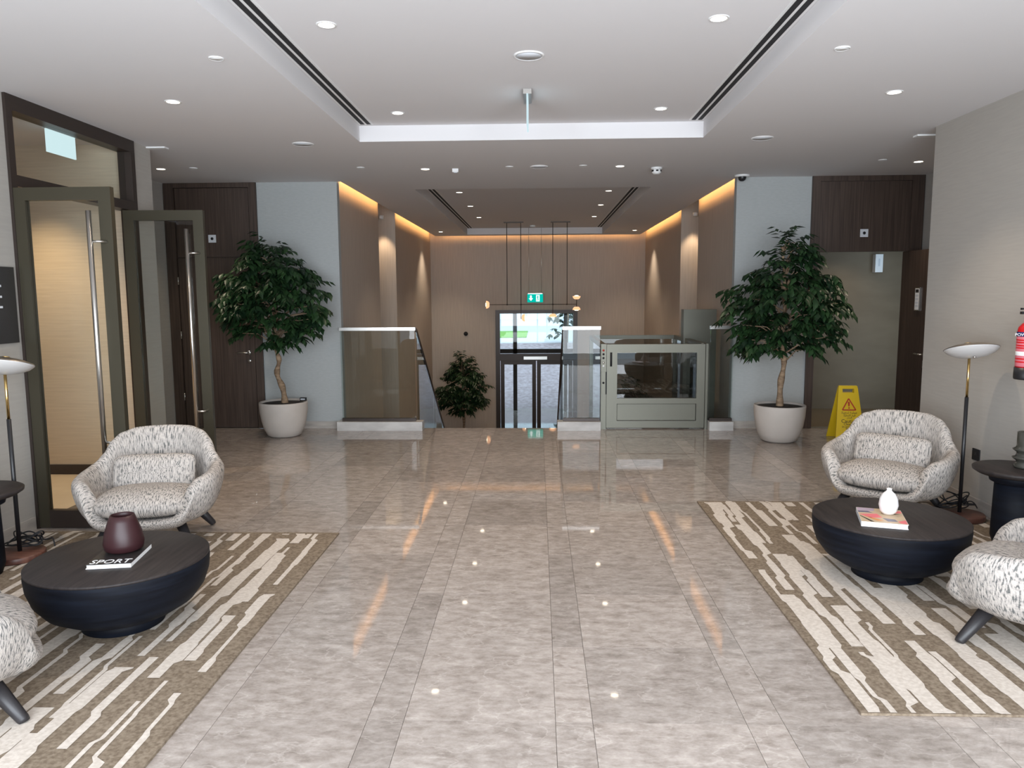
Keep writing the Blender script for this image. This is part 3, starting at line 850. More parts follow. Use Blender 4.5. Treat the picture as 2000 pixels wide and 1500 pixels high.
# green exit sign above the lower entrance
t = thing('exit_sign', 'green lit exit sign with arrow above the lower entrance', 'sign', (-0.05, 17.0, 1.44))
box('plate', 'exit_green', -0.175, 0.175, -0.008, 0.008, 0, 0.185, t, 0.002)
box('hanger', 'steel', -0.16, 0.16, -0.012, 0.012, 0.185, 0.20, t)
tube('suspension_rod', 'steel', [(-0.14, 0, 0.2), (-0.14, 0, HT-1.44)], 0.004, t, 6)
tube('suspension_rod', 'steel', [(0.14, 0, 0.2), (0.14, 0, HT-1.44)], 0.004, t, 6)
RX90 = Matrix.Translation((0, -0.0085, 0)) @ Matrix.Rotation(PI/2, 4, 'X')
poly('arrow', 'exit_white', [(-0.115, 0.155), (-0.075, 0.155), (-0.075, 0.09), (-0.045, 0.09), (-0.095, 0.03), (-0.145, 0.09), (-0.115, 0.09)], 0.001, t, RX90)
poly('doorway', 'exit_white', [(0.02, 0.02), (0.10, 0.02), (0.10, 0.165), (0.02, 0.165)], 0.001, t, RX90)
RX91 = Matrix.Translation((0, -0.0098, 0)) @ Matrix.Rotation(PI/2, 4, 'X')
poly('running_figure', 'exit_green', [(0.05, 0.15), (0.066, 0.15), (0.066, 0.135), (0.08, 0.11), (0.072, 0.105), (0.064, 0.115), (0.066, 0.085), (0.085, 0.06), (0.078, 0.04), (0.07, 0.043), (0.074, 0.058), (0.058, 0.07), (0.05, 0.035), (0.035, 0.035), (0.036, 0.044), (0.044, 0.046), (0.05, 0.08), (0.048, 0.11), (0.038, 0.10), (0.034, 0.108), (0.05, 0.13)], 0.001, t, RX91)
tag(lathe('wall_button', 'blackm', [(0, 0), (0.05, 0), (0.045, 0.03), (0, 0.035)], None, 20), 'round black button on far stairwell wall left of entrance', 'wall button')
wb = bpy.data.objects['wall_button']; wb.matrix_world = Matrix.Translation((-1.66, YB, 0.72)) @ Matrix.Rotation(PI/2, 4, 'X')

# ================================================================== FURNITURE
# ---- rugs
def rug(name, lab, x0, x1, y0, y1, seed):
    rnd = random.Random(seed)
    w, d = x1-x0, y1-y0
    bm = bmesh.new()
    bm_box(bm, -w/2, w/2, -d/2, d/2, 0.0, 0.010, 0)
    for f in bm.faces: f.material_index = 0
    # cream bands: columns across the rug, each a chain of stepped segments along its length
    x = -w/2 + 0.02
    while x < w/2 - 0.05:
        colw = rnd.uniform(0.072, 0.10)
        y = -d/2 + rnd.uniform(-0.3, 0.05)
        while y < d/2:
            ln = rnd.uniform(0.5, 1.7)
            yy = y
            off = rnd.uniform(-0.01, 0.03); wd = rnd.uniform(0.024, 0.066)
            zs = 0.0112 + 0.0010*rnd.random()
            end = min(y+ln, d/2-0.004)
            rows = []
            while yy < end:
                seg = rnd.uniform(0.10, 0.34)
                e2 = min(yy+seg, end)
                rows += [(yy, off, wd), (max(yy+0.01, e2-0.03), off, wd)]
                off += rnd.uniform(-0.022, 0.022); wd = min(0.085, max(0.018, wd + rnd.uniform(-0.03, 0.03)))
                yy = e2
            for (ya, oa, wa), (yb2, ob, wb2) in zip(rows, rows[1:]):
                ya = max(ya, -d/2+0.004)
                if yb2 <= ya: continue
                q = [(x+oa, ya), (x+oa+wa, ya), (x+ob+wb2, yb2), (x+ob, yb2)]
                q = [(min(max(a, -w/2+0.004), w/2-0.004), b) for a, b in q]
                if abs(q[0][0]-q[1][0]) < 0.002: continue
                f = bm.faces.new([bm.verts.new((a, b, zs)) for a, b in q]); f.material_index = 1
            y += ln + rnd.uniform(0.02, 0.20)
        x += colw
    o = fin(name, bm, ['rug_brown', 'rug_cream'], recalc=False)
    o.location = ((x0+x1)/2, (y0+y1)/2, 0.0005)
    return tag(o, lab, 'rug')
rug('area_rug', 'brown and cream striped rug under left coffee table', -3.38, -1.345, 1.93, 4.93, 3)
rug('area_rug', 'brown and cream striped rug under right coffee table', 1.23, 3.17, 2.76, 5.75, 11)

# ---- armchairs
def interp(keys, a):
    for (a0, v0), (a1, v1) in zip(keys, keys[1:]):
        if a <= a1:
            t = (a-a0)/(a1-a0); t = t*t*(3-2*t)
            return v0 + (v1-v0)*t
    return keys[-1][1]
HK = [(0, .225), (28, .23), (36, .28), (46, .415), (58, .46), (75, .475), (95, .49), (104, .505), (115, .565), (126, .64), (140, .685), (160, .71), (180, .715)]
KR = [(0, 1.0), (45, 1.03), (75, 1.07), (98, 1.06), (118, .95), (138, .95), (180, 1.0)]
KB = [(0, 1.0), (45, 1.02), (80, 1.05), (110, 1.0), (140, .92), (180, .86)]
def superpt(th, ax, ay, p):
    s, c = math.sin(th), -math.cos(th)
    x = ax*math.copysign(abs(s)**(2/p), s); y = ay*math.copysign(abs(c)**(2/p), c)
    return x, y
def make_shell():
    bm = bmesh.new(); uvl = bm.loops.layers.uv.new('UVMap')
    NT = 80
    cols = []
    for i in range(NT):
        th = 2*PI*i/NT
        a = math.degrees(th); a = a if a <= 180 else 360-a
        H, kr, kb = interp(HK, a), interp(KR, a), interp(KB, a)
        ux, uy = superpt(th, 0.402, 0.385, 2.7)
        zb = 0.135
        seat = 0.21
        h = H-zb
        prof = [(0.42, zb), (0.70, zb+0.012), (0.90*kb, zb+0.16*h), (1.0*kb*0.5+1.0*kr*0.5, zb+0.48*h), (1.04*kr, zb+0.80*h), (1.02*kr, zb+0.94*h), (0.93*kr, H), (0.84*kr, zb+0.95*h),
                (0.79*kr*0.6+0.77*kb*0.4, zb+0.70*h), (0.76, max(seat, zb+0.30*h) if h > .1 else H-0.02), (0.60, min(seat, H-0.02)), (0.25, min(seat, H-0.02))]
        cols.append([(ux*r, uy*r, z) for r, z in prof])
    nv = len(cols[0])
    V = [[bm.verts.new(p) for p in c] for c in cols]
    lens = []
    c = cols[0]
    vcoord = [0]
    ref = cols[NT//4]
    for j in range(1, nv):
        vcoord.append(vcoord[-1] + (Vector(ref[j])-Vector(ref[j-1])).length)
    for i in range(NT):
        i2 = (i+1) % NT
        for j in range(nv-1):
            f = bm.faces.new([V[i][j], V[i2][j], V[i2][j+1], V[i][j+1]]); f.smooth = True
            for lp, (ii, jj) in zip(f.loops, ((i, j), (i+1, j), (i+1, j+1), (i, j+1))):
                lp[uvl].uv = (ii/NT*2.5, vcoord[jj])
    f = bm.faces.new([V[i][0] for i in range(NT)][::-1])
    f = bm.faces.new([V[i][nv-1] for i in range(NT)])
    return bm
def make_pad(ax, ay, z0, z1, p=3.0, crown=0.03, seg=40, edge=0.035):
    """upholstered cushion lying in XY"""
    bm = bmesh.new(); uvl = bm.loops.layers.uv.new('UVMap')
    zm = (z0+z1)/2
    prof = [(0.0, z0), (0.6, z0), (1-edge/ax*1.2, z0+0.004), (1-edge/ax*0.25, z0+0.25*(z1-z0)), (1.0, zm), (1-edge/ax*0.25, z1-0.25*(z1-z0)), (1-edge/ax*1.2, z1-0.004), (0.65, z1+crown*0.55), (0.3, z1+crown*0.92), (0.0, z1+crown)]
    V = []
    for i in range(seg):
        ux, uy = superpt(2*PI*i/seg, ax, ay, p)
        V.append([bm.verts.new((ux*r, uy*r, z)) if r > 0 else None for r, z in prof])
    b0 = bm.verts.new((0, 0, prof[0][1])); b1 = bm.verts.new((0, 0, prof[-1][1]))
    for i in range(seg):
        V[i][0] = b0; V[i][-1] = b1
    for i in range(seg):
        i2 = (i+1) % seg
        for j in range(len(prof)-1):
            q = [V[i][j], V[i2][j], V[i2][j+1], V[i][j+1]]
            u = []
            for v in q:
                if v not in u: u.append(v)
            f = bm.faces.new(u); f.smooth = True
            for lp in f.loops:
                co = lp.vert.co
                lp[uvl].uv = (co.x, co.y + (co.z if co.y < 0 else -co.z))
    return bm
def make_armchair(lab):
    t = thing('armchair', lab, 'armchair', group='tweed armchairs')
    sh = fin('shell', make_shell(), 'tweed', t)
    md = sh.modifiers.new('sub', 'SUBSURF'); md.levels = 1; md.render_levels = 2
    se = fin('seat_cushion', make_pad(0.335, 0.345, 0.185, 0.335, 2.8, 0.035, edge=0.06), 'tweed', t)
    se.location = (0, -0.075, 0.018); se.rotation_euler = (math.radians(-4.5), 0, 0)
    md = se.modifiers.new('sub', 'SUBSURF'); md.levels = 1; md.render_levels = 1
    box('base_plate', 'leg', -0.15, 0.15, -0.15, 0.15, 0.11, 0.15, t, 0.01)
    for sx in (-1, 1):
        for sy in (-1, 1):
            tube('leg', 'leg', [(sx*0.205, sy*0.195, 0.165), (sx*0.298, sy*0.283, 0.008), (sx*0.30, sy*0.285, 0.0)], [0.034, 0.022, 0.021], t, 14)
    return t
def make_cushion(lab):
    bm = make_pad(0.262, 0.118, -0.05, 0.05, 6.0, 0.022, 48, 0.045)
    o = fin('lumbar_cushion', bm, 'tweed')
    md = o.modifiers.new('sub', 'SUBSURF'); md.levels = 1; md.render_levels = 1
    return tag(o, lab, 'cushion', 'tweed lumbar cushions')
CH = [((-2.53, 4.78), 0.20, 'tweed armchair facing the camera behind left coffee table', 'tweed lumbar cushion in armchair behind left coffee table'),
      ((2.55, 5.48), -0.68, 'tweed armchair behind right coffee table near yellow sign', 'tweed lumbar cushion in armchair behind right coffee table'),
      ((2.34, 3.38), -2.35, 'tweed armchair cut off by right edge of picture', None),
      ((-2.355, 2.64), 2.35, 'tweed armchair cut off by left edge of picture', None)]
proto = None
for (cx, cy), rz, lab, cl in CH:
    if proto is None:
        proto = make_armchair(lab); o = proto
    else:
        o = copy_tree(proto); o['label'] = lab
    o.location = (cx, cy, 0.0135); o.rotation_euler = (0, 0, rz)
    if cl:
        c = make_cushion(cl)
        c.matrix_world = Matrix.Translation((cx, cy, 0)) @ Matrix.Rotation(rz, 4, 'Z') @ Matrix.Translation((0, 0.06, 0.455)) @ Matrix.Rotation(math.radians(70), 4, 'X')

# ---- coffee tables
def coffee_table(lab, x, y):
    t = thing('coffee_table', lab, 'coffee table', (x, y, 0.0135), 0, 'round bowl-shaped coffee tables')
    lathe('top', 'tabletop', [(0, 0.335), (0.400, 0.335), (0.407, 0.331), (0.407, 0.322), (0, 0.322)], t, 64)
    lathe('bowl', 'ink', [(0.405, 0.322), (0.408, 0.30), (0.402, 0.24), (0.380, 0.175), (0.335, 0.115), (0.265, 0.072), (0.20, 0.052), (0.18, 0.045), (0, 0.045)], t, 64)
    lathe('foot', 'ink', [(0, 0.05), (0.178, 0.05), (0.182, 0.03), (0.186, 0.0), (0, 0.0)], t, 64)
coffee_table('dark bowl-shaped coffee table holding the maroon vase', -2.04, 3.505)
coffee_table('dark bowl-shaped coffee table holding the white vase', 1.985, 4.225)
ZT = 0.349
# left: book + maroon vase
t = thing('book', 'dark-covered book with white title lettering under maroon vase', 'book', (-2.02, 3.47, ZT), 0.16)
bw, bd = 0.10, 0.14
box('back_cover', 'paper', -bw, bw, -bd, bd, 0, 0.003, t)
box('pages', 'paper', -bw+0.004, bw-0.002, -bd+0.003, bd-0.003, 0.003, 0.019, t)
box('front_cover', 'cover_dark', -bw, bw, -bd, bd, 0.019, 0.022, t)
box('spine', 'paper', bw-0.002, bw, -bd, bd, 0.003, 0.019, t)
ti = text('title', 'SPORT', 0.060, 'paper', t, Matrix.Translation((0.0, -bd+0.008, 0.0221)) @ Matrix.Diagonal((1.0, 1.25, 1.0, 1.0)))
t = thing('vase', 'frosted maroon glass vase on book on left table', 'vase', (-2.03, 3.53, ZT+0.0222))
t.scale = (0.93, 0.93, 0.93)
lathe('body', 'maroon', [(0, 0.0), (0.075, 0.0), (0.094, 0.012), (0.1, 0.045), (0.090, 0.10), (0.070, 0.160), (0.058, 0.190), (0.052, 0.190), (0.062, 0.16), (0.083, 0.10), (0.09, 0.05), (0.07, 0.012), (0, 0.012)], t, 40)
# right: art book + white vase
t = thing('book', 'art book with pink and orange cover under white vase', 'book', (1.90, 4.14, ZT), -0.30)
bw, bd = 0.115, 0.145
box('back_cover', 'paper', -bw, bw, -bd, bd, 0, 0.003, t)
box('pages', 'paper', -bw+0.004, bw-0.003, -bd+0.003, bd-0.003, 0.003, 0.024, t)
cv = box('front_cover', 'paper', -bw, bw, -bd, bd, 0.024, 0.027, t)
box('spine', 'grille', -bw, -bw+0.003, -bd, bd, 0.003, 0.024, t)
cm = {'cov_tan': (0.55, 0.42, 0.28), 'cov_pink': (0.75, 0.18, 0.20), 'cov_orange': (0.70, 0.28, 0.08), 'cov_grey': (0.16, 0.15, 0.20), 'cov_black': (0.02, 0.02, 0.02), 'cov_lilac': (0.42, 0.34, 0.42)}
for k, v in cm.items(): M[k] = mat(k, v, 0.4)
I4 = Matrix.Translation((0, 0, 0.0271))
for m_, pts in (('cov_tan', [(-bw, -bd), (bw, -bd), (bw, bd), (-bw, bd)]),):
    poly('cover_print', m_, [(a*0.99, b*0.99) for a, b in pts], 0.0004, cv, I4)
I5 = Matrix.Translation((0, 0, 0.0276))
for m_, pts in (('cov_pink', [(-0.112, 0.0), (-0.02, 0.03), (0.0, -0.04), (-0.06, -0.06)]), ('cov_orange', [(-0.09, -0.03), (-0.05, -0.06), (0.0, -0.10), (-0.03, -0.11)]),
                ('cov_grey', [(0.0, -0.05), (0.06, -0.06), (0.07, -0.10), (0.02, -0.11)]), ('cov_black', [(-0.113, -0.03), (-0.107, -0.03), (-0.05, -0.135), (-0.065, -0.138)]),
                ('cov_lilac', [(-0.113, 0.06), (-0.03, 0.08), (-0.02, 0.14), (-0.113, 0.14)]), ('cov_grey', [(-0.113, 0.04), (-0.04, 0.045), (-0.06, 0.075), (-0.113, 0.065)]),
                ('cov_pink', [(0.04, 0.06), (0.112, 0.08), (0.112, 0.12), (0.05, 0.11)]), ('cov_pink', [(0.07, -0.10), (0.112, -0.06), (0.112, -0.135), (0.08, -0.13)]),
                ('cov_black', [(0.04, 0.03), (0.10, 0.055), (0.05, 0.055)])):
    poly('cover_print', m_, pts, 0.0004, cv, I5)
t = thing('vase', 'small white egg-shaped ceramic vase on art book', 'vase', (1.95, 4.17, ZT+0.0285))
lathe('body', 'porcelain', [(0, 0.0), (0.026, 0.0), (0.043, 0.018), (0.051, 0.052), (0.046, 0.088), (0.032, 0.115), (0.016, 0.13), (0.012, 0.137), (0.015, 0.146), (0.009, 0.146), (0.007, 0.135), (0, 0.13)], t, 36)

# ---- side tables
def side_table(lab, x, y):
    t = thing('side_table', lab, 'side table', (x, y, 0.0135), 0, 'round dark side tables')
    lathe('top', 'tabletop', [(0, 0.50), (0.235, 0.50), (0.245, 0.494), (0.243, 0.48), (0.215, 0.462), (0, 0.462)], t, 56)
    lathe('collar', 'ink', [(0, 0.462), (0.15, 0.462), (0.152, 0.44), (0.146, 0.415), (0.125, 0.405), (0, 0.405)], t, 48)
    lathe('column', 'ink', [(0, 0.406), (0.118, 0.406), (0.122, 0.20), (0.124, 0.06), (0.105, 0.0), (0, 0.0)], t, 48)
side_table('round dark side table holding the ringed glass vase', 2.985, 4.72)
side_table('round dark side table at left edge of picture', -3.215, 4.11)
t = thing('vase', 'smoky ringed glass vase on right side table', 'vase', (3.035, 4.72, 0.514))
lathe('body', 'bead', [(0, 0), (0.062, 0), (0.070, 0.010), (0.062, 0.022), (0.055, 0.032), (0.055, 0.045), (0.075, 0.060), (0.078, 0.066), (0.06, 0.074), (0.055, 0.085), (0.055, 0.098), (0.074, 0.112), (0.077, 0.118), (0.06, 0.128), (0.056, 0.14), (0.056, 0.225), (0.05, 0.225), (0.05, 0.03), (0, 0.03)], t, 40)

# ---- floor lamps with a coiled cable
def cable(name, parent, pts, r=0.0045):
    cu = bpy.data.curves.new(name, 'CURVE'); cu.dimensions = '3D'
    sp = cu.splines.new('NURBS'); sp.points.add(len(pts)-1)
    for p, q in zip(sp.points, pts): p.co = (*q, 1)
    sp.use_endpoint_u = True; sp.order_u = 3
    cu.bevel_depth = r; cu.bevel_resolution = 2
    tmp = bpy.data.objects.new('tmp_cable', cu); COL.objects.link(tmp)
    dg = bpy.context.evaluated_depsgraph_get()
    me = bpy.data.meshes.new_from_object(tmp.evaluated_get(dg))
    bpy.data.objects.remove(tmp); bpy.data.curves.remove(cu)
    me.materials.append(M['blackm'])
    o = bpy.data.objects.new(name, me); COL.objects.link(o); o.parent = parent
    return o
def floor_lamp(lab, x, y, z, sgn):
    t = thing('floor_lamp', lab, 'floor lamp', (x, y, z), 0, 'floor lamps with wide domed shades')
    lathe('base', 'redwood', [(0, 0.0), (0.150, 0.0), (0.152, 0.006), (0.152, 0.032), (0.147, 0.037), (0, 0.037)], t, 48)
    tube('lower_pole', 'black', [(0, 0.02, 0.036), (0, 0.02, 0.86)], 0.0125, t, 16)
    tube('upper_pole', 'brass', [(0, 0.02, 0.86), (0, 0.02, 1.15)], 0.0085, t, 16)
    sh = lathe('shade', 'opal', [(0, 1.135), (0.05, 1.138), (0.10, 1.150), (0.145, 1.172), (0.166, 1.192), (0.170, 1.198), (0.166, 1.199), (0.14, 1.182), (0.0, 1.15)], t, 56)
    lathe('shade_cover', 'pewter', [(0.171, 1.199), (0.166, 1.205), (0.12, 1.222), (0.06, 1.233), (0, 1.236), (0, 1.232), (0.06, 1.228), (0.12, 1.217), (0.165, 1.2005)], t, 56)
    lathe('finial', 'brass', [(0, 1.235), (0.022, 1.235), (0.022, 1.241), (0, 1.243)], t, 20, (-0.02*sgn, 0, 0))
    lathe('knob', 'steel', [(0, 1.135), (0.009, 1.135), (0.009, 1.124), (0, 1.122)], t, 14, (-0.012*sgn, -0.05, 0.004))
    tilt = Matrix.Translation((0, 0, 1.195)) @ Matrix.Rotation(math.radians(-15), 4, 'X') @ Matrix.Translation((0, 0, -1.195))
    for ch in t.children:
        if ch.name.split('.')[0] in ('shade', 'shade_cover', 'finial', 'knob'): ch.matrix_local = tilt
    rnd = random.Random(5 if sgn > 0 else 9)
    pts = [(0.0, 0.03, 0.06)]
    for k in range(26):
        a = k*1.35; rr = 0.05+0.10*rnd.random()
        pts.append((0.04*sgn*0 + rr*math.cos(a)*1.3, 0.09+rr*math.sin(a)*0.6, 0.05+0.13*abs(math.sin(k*0.9))*rnd.random()))
    pts += [(0.10, 0.16, 0.06), (0.15, 0.12, 0.10), (0.17, 0.10, 0.04)]
    cable('cable', t, pts)
    return t
floor_lamp('floor lamp with brass pole and opal dome shade by right wall', 2.995, 5.32, 0.0135, 1)
floor_lamp('floor lamp with opal dome shade at left edge of picture', -3.20, 4.40, 0.0135, -1)

# ---- fire extinguisher on the right wall
t = thing('fire_extinguisher', 'red fire extinguisher with black base hung on right wall', 'fire extinguisher', (XR-0.085, 4.97, 1.04))
lathe('cylinder', 'red', [(0, 0.07), (0.066, 0.07), (0.066, 0.30), (0.060, 0.335), (0.040, 0.36), (0.022, 0.37), (0.018, 0.385), (0, 0.385)], t, 36)
lathe('base_ring', 'black', [(0, 0.0), (0.068, 0.0), (0.072, 0.01), (0.070, 0.078), (0, 0.078)], t, 36)
lathe('label', 'pink', [(0.0664, 0.085), (0.0668, 0.086), (0.0668, 0.275), (0.0664, 0.276)], t, 36)
lathe('label_band', 'navy', [(0.0666, 0.277), (0.0672, 0.278), (0.0672, 0.306), (0.0666, 0.307)], t, 36)
for z in (0.25, 0.235, 0.215, 0.20, 0.13, 0.11):
    lathe('label_line', 'red', [(0.0668, z), (0.0672, z+0.001), (0.0672, z+0.008), (0.0668, z+0.009)], t, 36)
lathe('label_line', 'paper', [(0.0668, 0.155), (0.0673, 0.156), (0.0673, 0.18), (0.0668, 0.181)], t, 36)
RW = Matrix.Rotation(math.radians(-52), 4, 'Z') @ Matrix.Translation((0, -0.0685, 0.281)) @ Matrix.Rotation(PI/2, 4, 'X')
text('label_text', 'POWDER', 0.026, 'paper', t, RW)
bm = bmesh.new()
bm_tube(bm, [(0, 0, 0.385), (0, 0, 0.42)], 0.016, 12)
bm_box(bm, -0.06, 0.03, -0.012, 0.012, 0.42, 0.437)
bm_box(bm, -0.06, 0.02, -0.010, 0.010, 0.448, 0.46)
fin('valve_handle', bm, 'black', t)
tube('hose', 'black', [(-0.01, -0.02, 0.41), (-0.01, -0.06, 0.43), (0.01, -0.085, 0.38), (0.015, -0.085, 0.28), (0.015, -0.082, 0.12)], 0.010, t, 10)
box('wall_bracket', 'black', 0.06, 0.085, -0.03, 0.03, 0.18, 0.34, t)

# ---- wall socket and dark wall panel
t = thing('wall_socket', 'small black socket plate on right wall behind floor lamp', 'socket', (XR, 5.60, 0.41))
box('plate', 'blackm', -0.009, 0, -0.045, 0.045, -0.042, 0.042, t, 0.003)
box('switch', 'black', -0.012, -0.009, -0.014, 0.010, -0.004, 0.020, t, 0.001)
t = thing('wall_sign', 'dark rectangular directory panel with small pale marks on left wall', 'sign', (XL, 4.68, 1.555))
box('panel', 'cover_dark', 0, 0.015, -0.30, 0.30, -0.25, 0.25, t, 0.002)
for z in (0.125, 0.055, -0.012):
    box('mark', 'grille', 0.015, 0.0165, 0.07, 0.165, z-0.007, z+0.007, t)

# ---- yellow caution sign
t = thing('caution_sign', 'yellow folding wet-floor caution sign in front of restroom doorway', 'caution sign', (3.40, 8.36, 0), -0.08)
for s, nm in ((-1, 'front_board'), (1, 'rear_board')):
    bm = bmesh.new()
    # board as an outline with a hand slot
    outer = [(-0.155, 0.0), (0.155, 0.0), (0.100, 0.60), (0.092, 0.615), (-0.092, 0.615), (-0.100, 0.60)]
    # bottom slab, sides and top bar round the slot
    def quad(p):
        va = [bm.verts.new((x, -0.008, z)) for x, z in p]; vb = [bm.verts.new((x, 0.008, z)) for x, z in p]
        bm.faces.new(va); bm.faces.new(vb[::-1])
        for i in range(len(p)): bm.faces.new([va[i], vb[i], vb[(i+1) % len(p)], va[(i+1) % len(p)]])
    def wx(z): return 0.155 - 0.055*z/0.60
    quad([(-wx(0), 0), (wx(0), 0), (wx(0.535), 0.535), (-wx(0.535), 0.535)])
    quad([(-wx(0.535), 0.535), (-0.06, 0.535), (-0.06, 0.578), (-wx(0.578), 0.578)])
    quad([(0.06, 0.535), (wx(0.535), 0.535), (wx(0.578), 0.578), (0.06, 0.578)])
    quad([(-wx(0.578), 0.578), (wx(0.578), 0.578), (0.095, 0.612), (-0.095, 0.612)])
    bo = fin(nm, bm, 'yellow', t)
    bo.matrix_local = Matrix.Translation((0, s*0.165, 0)) @ Matrix.Rotation(s*math.radians(15), 4, 'X')
    if s < 0:
        FR = Matrix.Translation((0, -0.0085, 0)) @ Matrix.Rotation(PI/2, 4, 'X')
        for a, b in (((-0.070, 0.345), (0.070, 0.345)), ((-0.070, 0.345), (0.0, 0.470)), ((0.070, 0.345), (0.0, 0.470))):
            d = Vector((b[0]-a[0], b[1]-a[1])).normalized(); n = Vector((-d.y, d.x))*0.006
            poly('warning_triangle', 'redtext', [(a[0]-n.x, a[1]-n.y), (b[0]-n.x, b[1]-n.y), (b[0]+n.x, b[1]+n.y), (a[0]+n.x, a[1]+n.y)], 0.001, bo, FR)
        poly('exclamation_mark', 'redtext', [(-0.007, 0.385), (0.007, 0.385), (0.010, 0.435), (-0.010, 0.435)], 0.001, bo, FR)
        poly('exclamation_mark', 'redtext', [(-0.007, 0.360), (0.007, 0.360), (0.007, 0.375), (-0.007, 0.375)], 0.001, bo, FR)
        for s_, z, sz in (('\uFE97\uFEDF\uFEF4\uFECA\uFEA4\uFE97 \uFE94\uFEF4\uFEE0\uFEE4\uFECB', 0.305, 0.034), ('\uFEAC\uFEF4\uFED4\uFEE8\uFE98\uFEDF\uFE8D \uFEAA\uFEF4\uFED7', 0.277, 0.030), ('\uFEAD\uFEAC\uFEA4\uFEDF\uFE8D', 0.252, 0.028), ('Caution', 0.205, 0.054), ('Cleaning', 0.178, 0.036), ('in progress', 0.150, 0.036), ('Please', 0.124, 0.032)):
            text('lettering', s_, sz, 'cover_dark', bo, Matrix.Translation((0, 0, z)) @ FR)
        box('fold_line', 'yellow', -wx(0.11), wx(0.11), -0.0095, -0.008, 0.108, 0.113, bo)

# ================================================================== TREES
def leaf_cluster(bm, p, d, n, rnd, size):
    """a twig carrying n drooping leaves, starting at p heading d"""
    d = d.normalized()
    pos = p.copy()
    for k in range(n):
        d = (d + Vector((rnd.uniform(-.18, .18), rnd.uniform(-.18, .18), -0.10))).normalized()
        pos = pos + d*0.028
        side = d.cross(Vector((0, 0, 1)))
        if side.length < 0.05: side = Vector((1, 0, 0))
        side.normalize()
        sg = 1 if k % 2 else -1
        ld = (side*sg*rnd.uniform(.5, 1.0) + d*rnd.uniform(.4, 1.0) + Vector((0, 0, -rnd.uniform(.25, .9)))).normalized()
        L = size*rnd.uniform(.75, 1.2); wd = L*0.24
        nx = ld.cross(Vector((rnd.uniform(-.4, .4), rnd.uniform(-.4, .4), 1))).normalized()
        up = nx.cross(ld).normalized()
        a = pos; b = pos + ld*L*0.38 + nx*wd - up*0.004; c = pos + ld*L - up*0.012; e = pos + ld*L*0.38 - nx*wd - up*0.004
        mdp = pos + ld*L*0.42 + up*0.008
        va, vb, vc, ve, vm = [bm.verts.new(q) for q in (a, b, c, e, mdp)]
        for tri in ((va, vm, vb), (vm, vc, vb), (va, ve, vm), (vm, ve, vc)):
            f = bm.faces.new(tri); f.smooth = True
def ficus(lab, x, y, z, seed, crown_c, crown_r, trunk_pts, n_br, leaf=0.085, pot=True, grp='potted ficus trees'):
    rnd = random.Random(seed)
    t = thing('potted_ficus', lab, 'potted tree', (x, y, z), 0, grp)
    lathe('planter', 'pot', [(0, 0.0), (0.155, 0.0), (0.19, 0.02), (0.225, 0.09), (0.25, 0.18), (0.266, 0.28), (0.272, 0.38), (0.27, 0.40), (0.252, 0.40), (0.25, 0.37), (0, 0.37)], t, 56)
    bm = bmesh.new(); bm_lathe(bm, [(0, 0.385), (0.12, 0.388), (0.25, 0.378), (0.25, 0.371), (0, 0.371)], 32)
    fin('soil', bm, 'soil', t)
    bm = bmesh.new()
    pts = [Vector(p) for p in trunk_pts]
    # smooth trunk
    dense = []
    for i in range(len(pts)-1):
        p0, p1, p2, p3 = pts[max(i-1, 0)], pts[i], pts[i+1], pts[min(i+2, len(pts)-1)]
        for k in range(5):
            s = k/5
            dense.append(0.5*((2*p1)+(p2-p0)*s+(2*p0-5*p1+4*p2-p3)*s*s+(3*p1-p0-3*p2+p3)*s**3))
    dense.append(pts[-1])
    n = len(dense)
    bm_tube(bm, dense, [0.036*(1-0.6*i/n)+0.006*math.sin(i*1.3) for i in range(n)], 10)
    tops = [d for d in dense if d.z > crown_c[2]-crown_r[2]*1.05]
    bml = bmesh.new()
    for k in range(n_br):
        # target inside the crown ellipsoid, biased to the outside
        while True:
            v = Vector((rnd.uniform(-1, 1), rnd.uniform(-1, 1), rnd.uniform(-1, 1)))
            if 0.25 < v.length < 1: break
        if v.z > 0:
            v.x *= (1-0.55*v.z); v.y *= (1-0.55*v.z)
        tgt = Vector((crown_c[0]+v.x*crown_r[0], crown_c[1]+v.y*crown_r[1], crown_c[2]+v.z*crown_r[2]))
        st_ = min(tops, key=lambda q: abs(q.z-(tgt.z-0.18)))
        mid = (st_+tgt)/2 + Vector((0, 0, 0.06))
        if k % 3 == 0:
            bm_tube(bm, [st_, mid, tgt], [0.010, 0.006, 0.003], 5)
        dr = (tgt-st_); dr.z = dr.z*0.3
        for q in range(3):
            dd = dr.normalized() + Vector((rnd.uniform(-.7, .7), rnd.uniform(-.7, .7), rnd.uniform(-.25, .45)))
            leaf_cluster(bml, tgt - dr.normalized()*0.12*rnd.random(), dd, 8, rnd, leaf)
    fin('trunk', bm, 'bark', t)
    o = fin('foliage', bml, 'leaf', t, recalc=False)
    o['kind'] = 'stuff'
    return t
ficus('ficus tree with curved trunk in planter before closed wooden door', -2.93, 8.55, 0, 4, (-0.04, -0.10, 1.65), (0.58, 0.30, 0.60),
      [(0.02, 0, 0.36), (0.0, 0, 0.55), (-0.06, 0, 0.72), (-0.03, 0, 0.88), (-0.07, 0, 1.05), (-0.05, 0, 1.4), (-0.02, 0, 1.9)], 140, 0.108)
ficus('ficus tree with straight trunk in planter near the lift', 2.635, 8.25, 0, 8, (0.03, 0.0, 1.54), (0.62, 0.40, 0.68),
      [(0.0, 0, 0.36), (0.0, 0, 0.62), (0.03, 0, 0.86), (0.0, 0, 1.1), (0.02, 0, 1.5), (-0.03, 0, 2.1)], 140, 0.108)
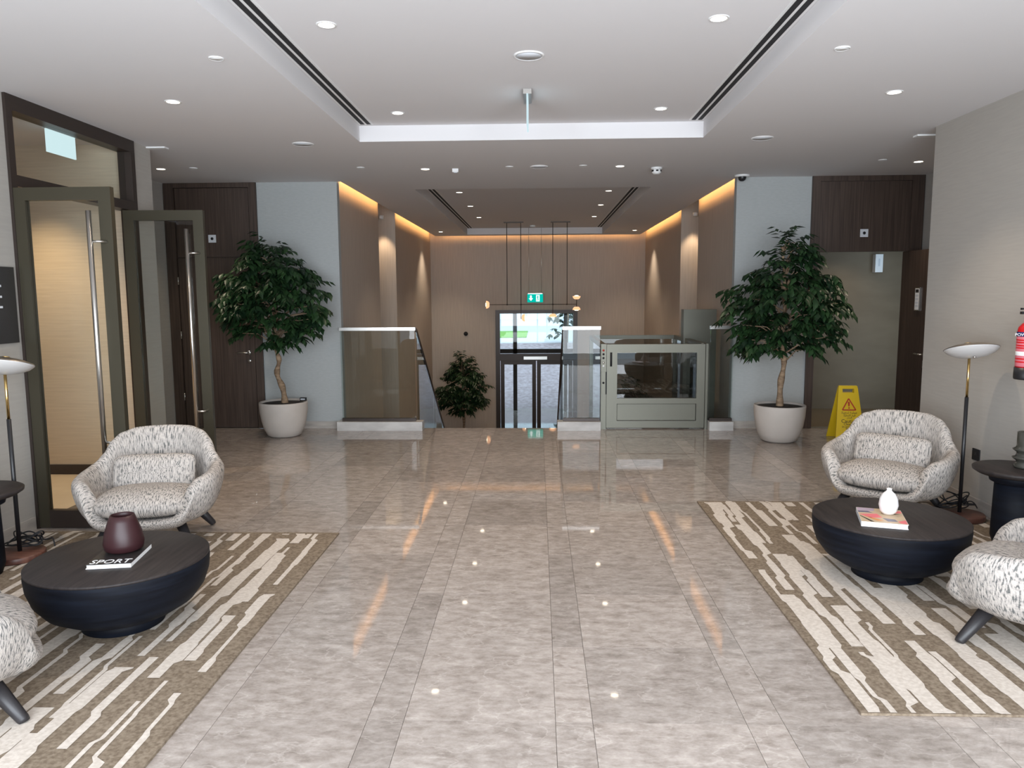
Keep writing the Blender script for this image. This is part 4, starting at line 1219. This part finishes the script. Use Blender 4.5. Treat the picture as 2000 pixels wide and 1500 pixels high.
ficus('ficus tree on lower level left of the entrance', -1.66, 16.6, ZL, 15, (0.0, 0.0, 1.50), (0.48, 0.40, 0.66),
      [(0.0, 0, 0.36), (0.02, 0, 0.7), (0.0, 0, 1.1), (0.0, 0, 1.7)], 140, 0.11, grp='ficus trees on the lower level')
ficus('ficus tree on lower level seen through lift gate', 1.75, 15.2, ZL, 21, (0.0, 0.0, 1.40), (0.45, 0.4, 0.5),
      [(0.0, 0, 0.36), (0.02, 0, 0.7), (0.0, 0, 1.1), (0.0, 0, 1.6)], 60, grp='ficus trees on the lower level')
t = thing('watering_box', 'small black box on rim of left planter', 'box', (-2.72, 8.62, 0.4005))
box('body', 'blackm', -0.035, 0.035, -0.02, 0.02, 0, 0.035, t, 0.004)
box('label', 'grille', -0.025, 0.025, -0.0212, -0.02, 0.012, 0.024, t)
# street tree outside the lower entrance
tr = thing('street_tree', 'leafy street tree outside seen through entrance glass', 'tree', (1.12, 30.5, -0.3))
tube('trunk', 'bark', [(0, 0, 0), (0.05, 0, 1.2), (0, 0, 3.0)], [0.12, 0.10, 0.07], tr)
rnd = random.Random(3)
bml = bmesh.new()
for k in range(90):
    p = Vector((rnd.gauss(0, 0.32), rnd.gauss(0, 0.4), 1.6+rnd.gauss(0, 0.6)))
    leaf_cluster(bml, p, Vector((rnd.uniform(-1, 1), rnd.uniform(-1, 1), 0.2)), 8, rnd, 0.22)
o = fin('foliage', bml, 'leaf', tr, recalc=False); o['kind'] = 'stuff'
# warm downlight in the side room
t = thing('side_room_downlight', 'warm downlight inside the side room behind glazed doors', 'downlight', (-4.3, 6.1, 2.92))
lathe('trim', 'white', [(0, 0), (0.05, 0), (0.045, -0.006), (0, -0.006)], t, 20)
spot(t, (0, 0, -0.02), 120, 1.5, 0.8, (1.0, 0.72, 0.42))
t = thing('restroom_downlight', 'downlight in restroom ceiling beyond open doorway', 'downlight', (4.1, 9.95, 2.5))
lathe('trim', 'white', [(0, 0), (0.05, 0), (0.045, -0.006), (0, -0.006)], t, 20)
spot(t, (0, 0, -0.02), 30, 2.0, 0.8, (1.0, 0.82, 0.58))
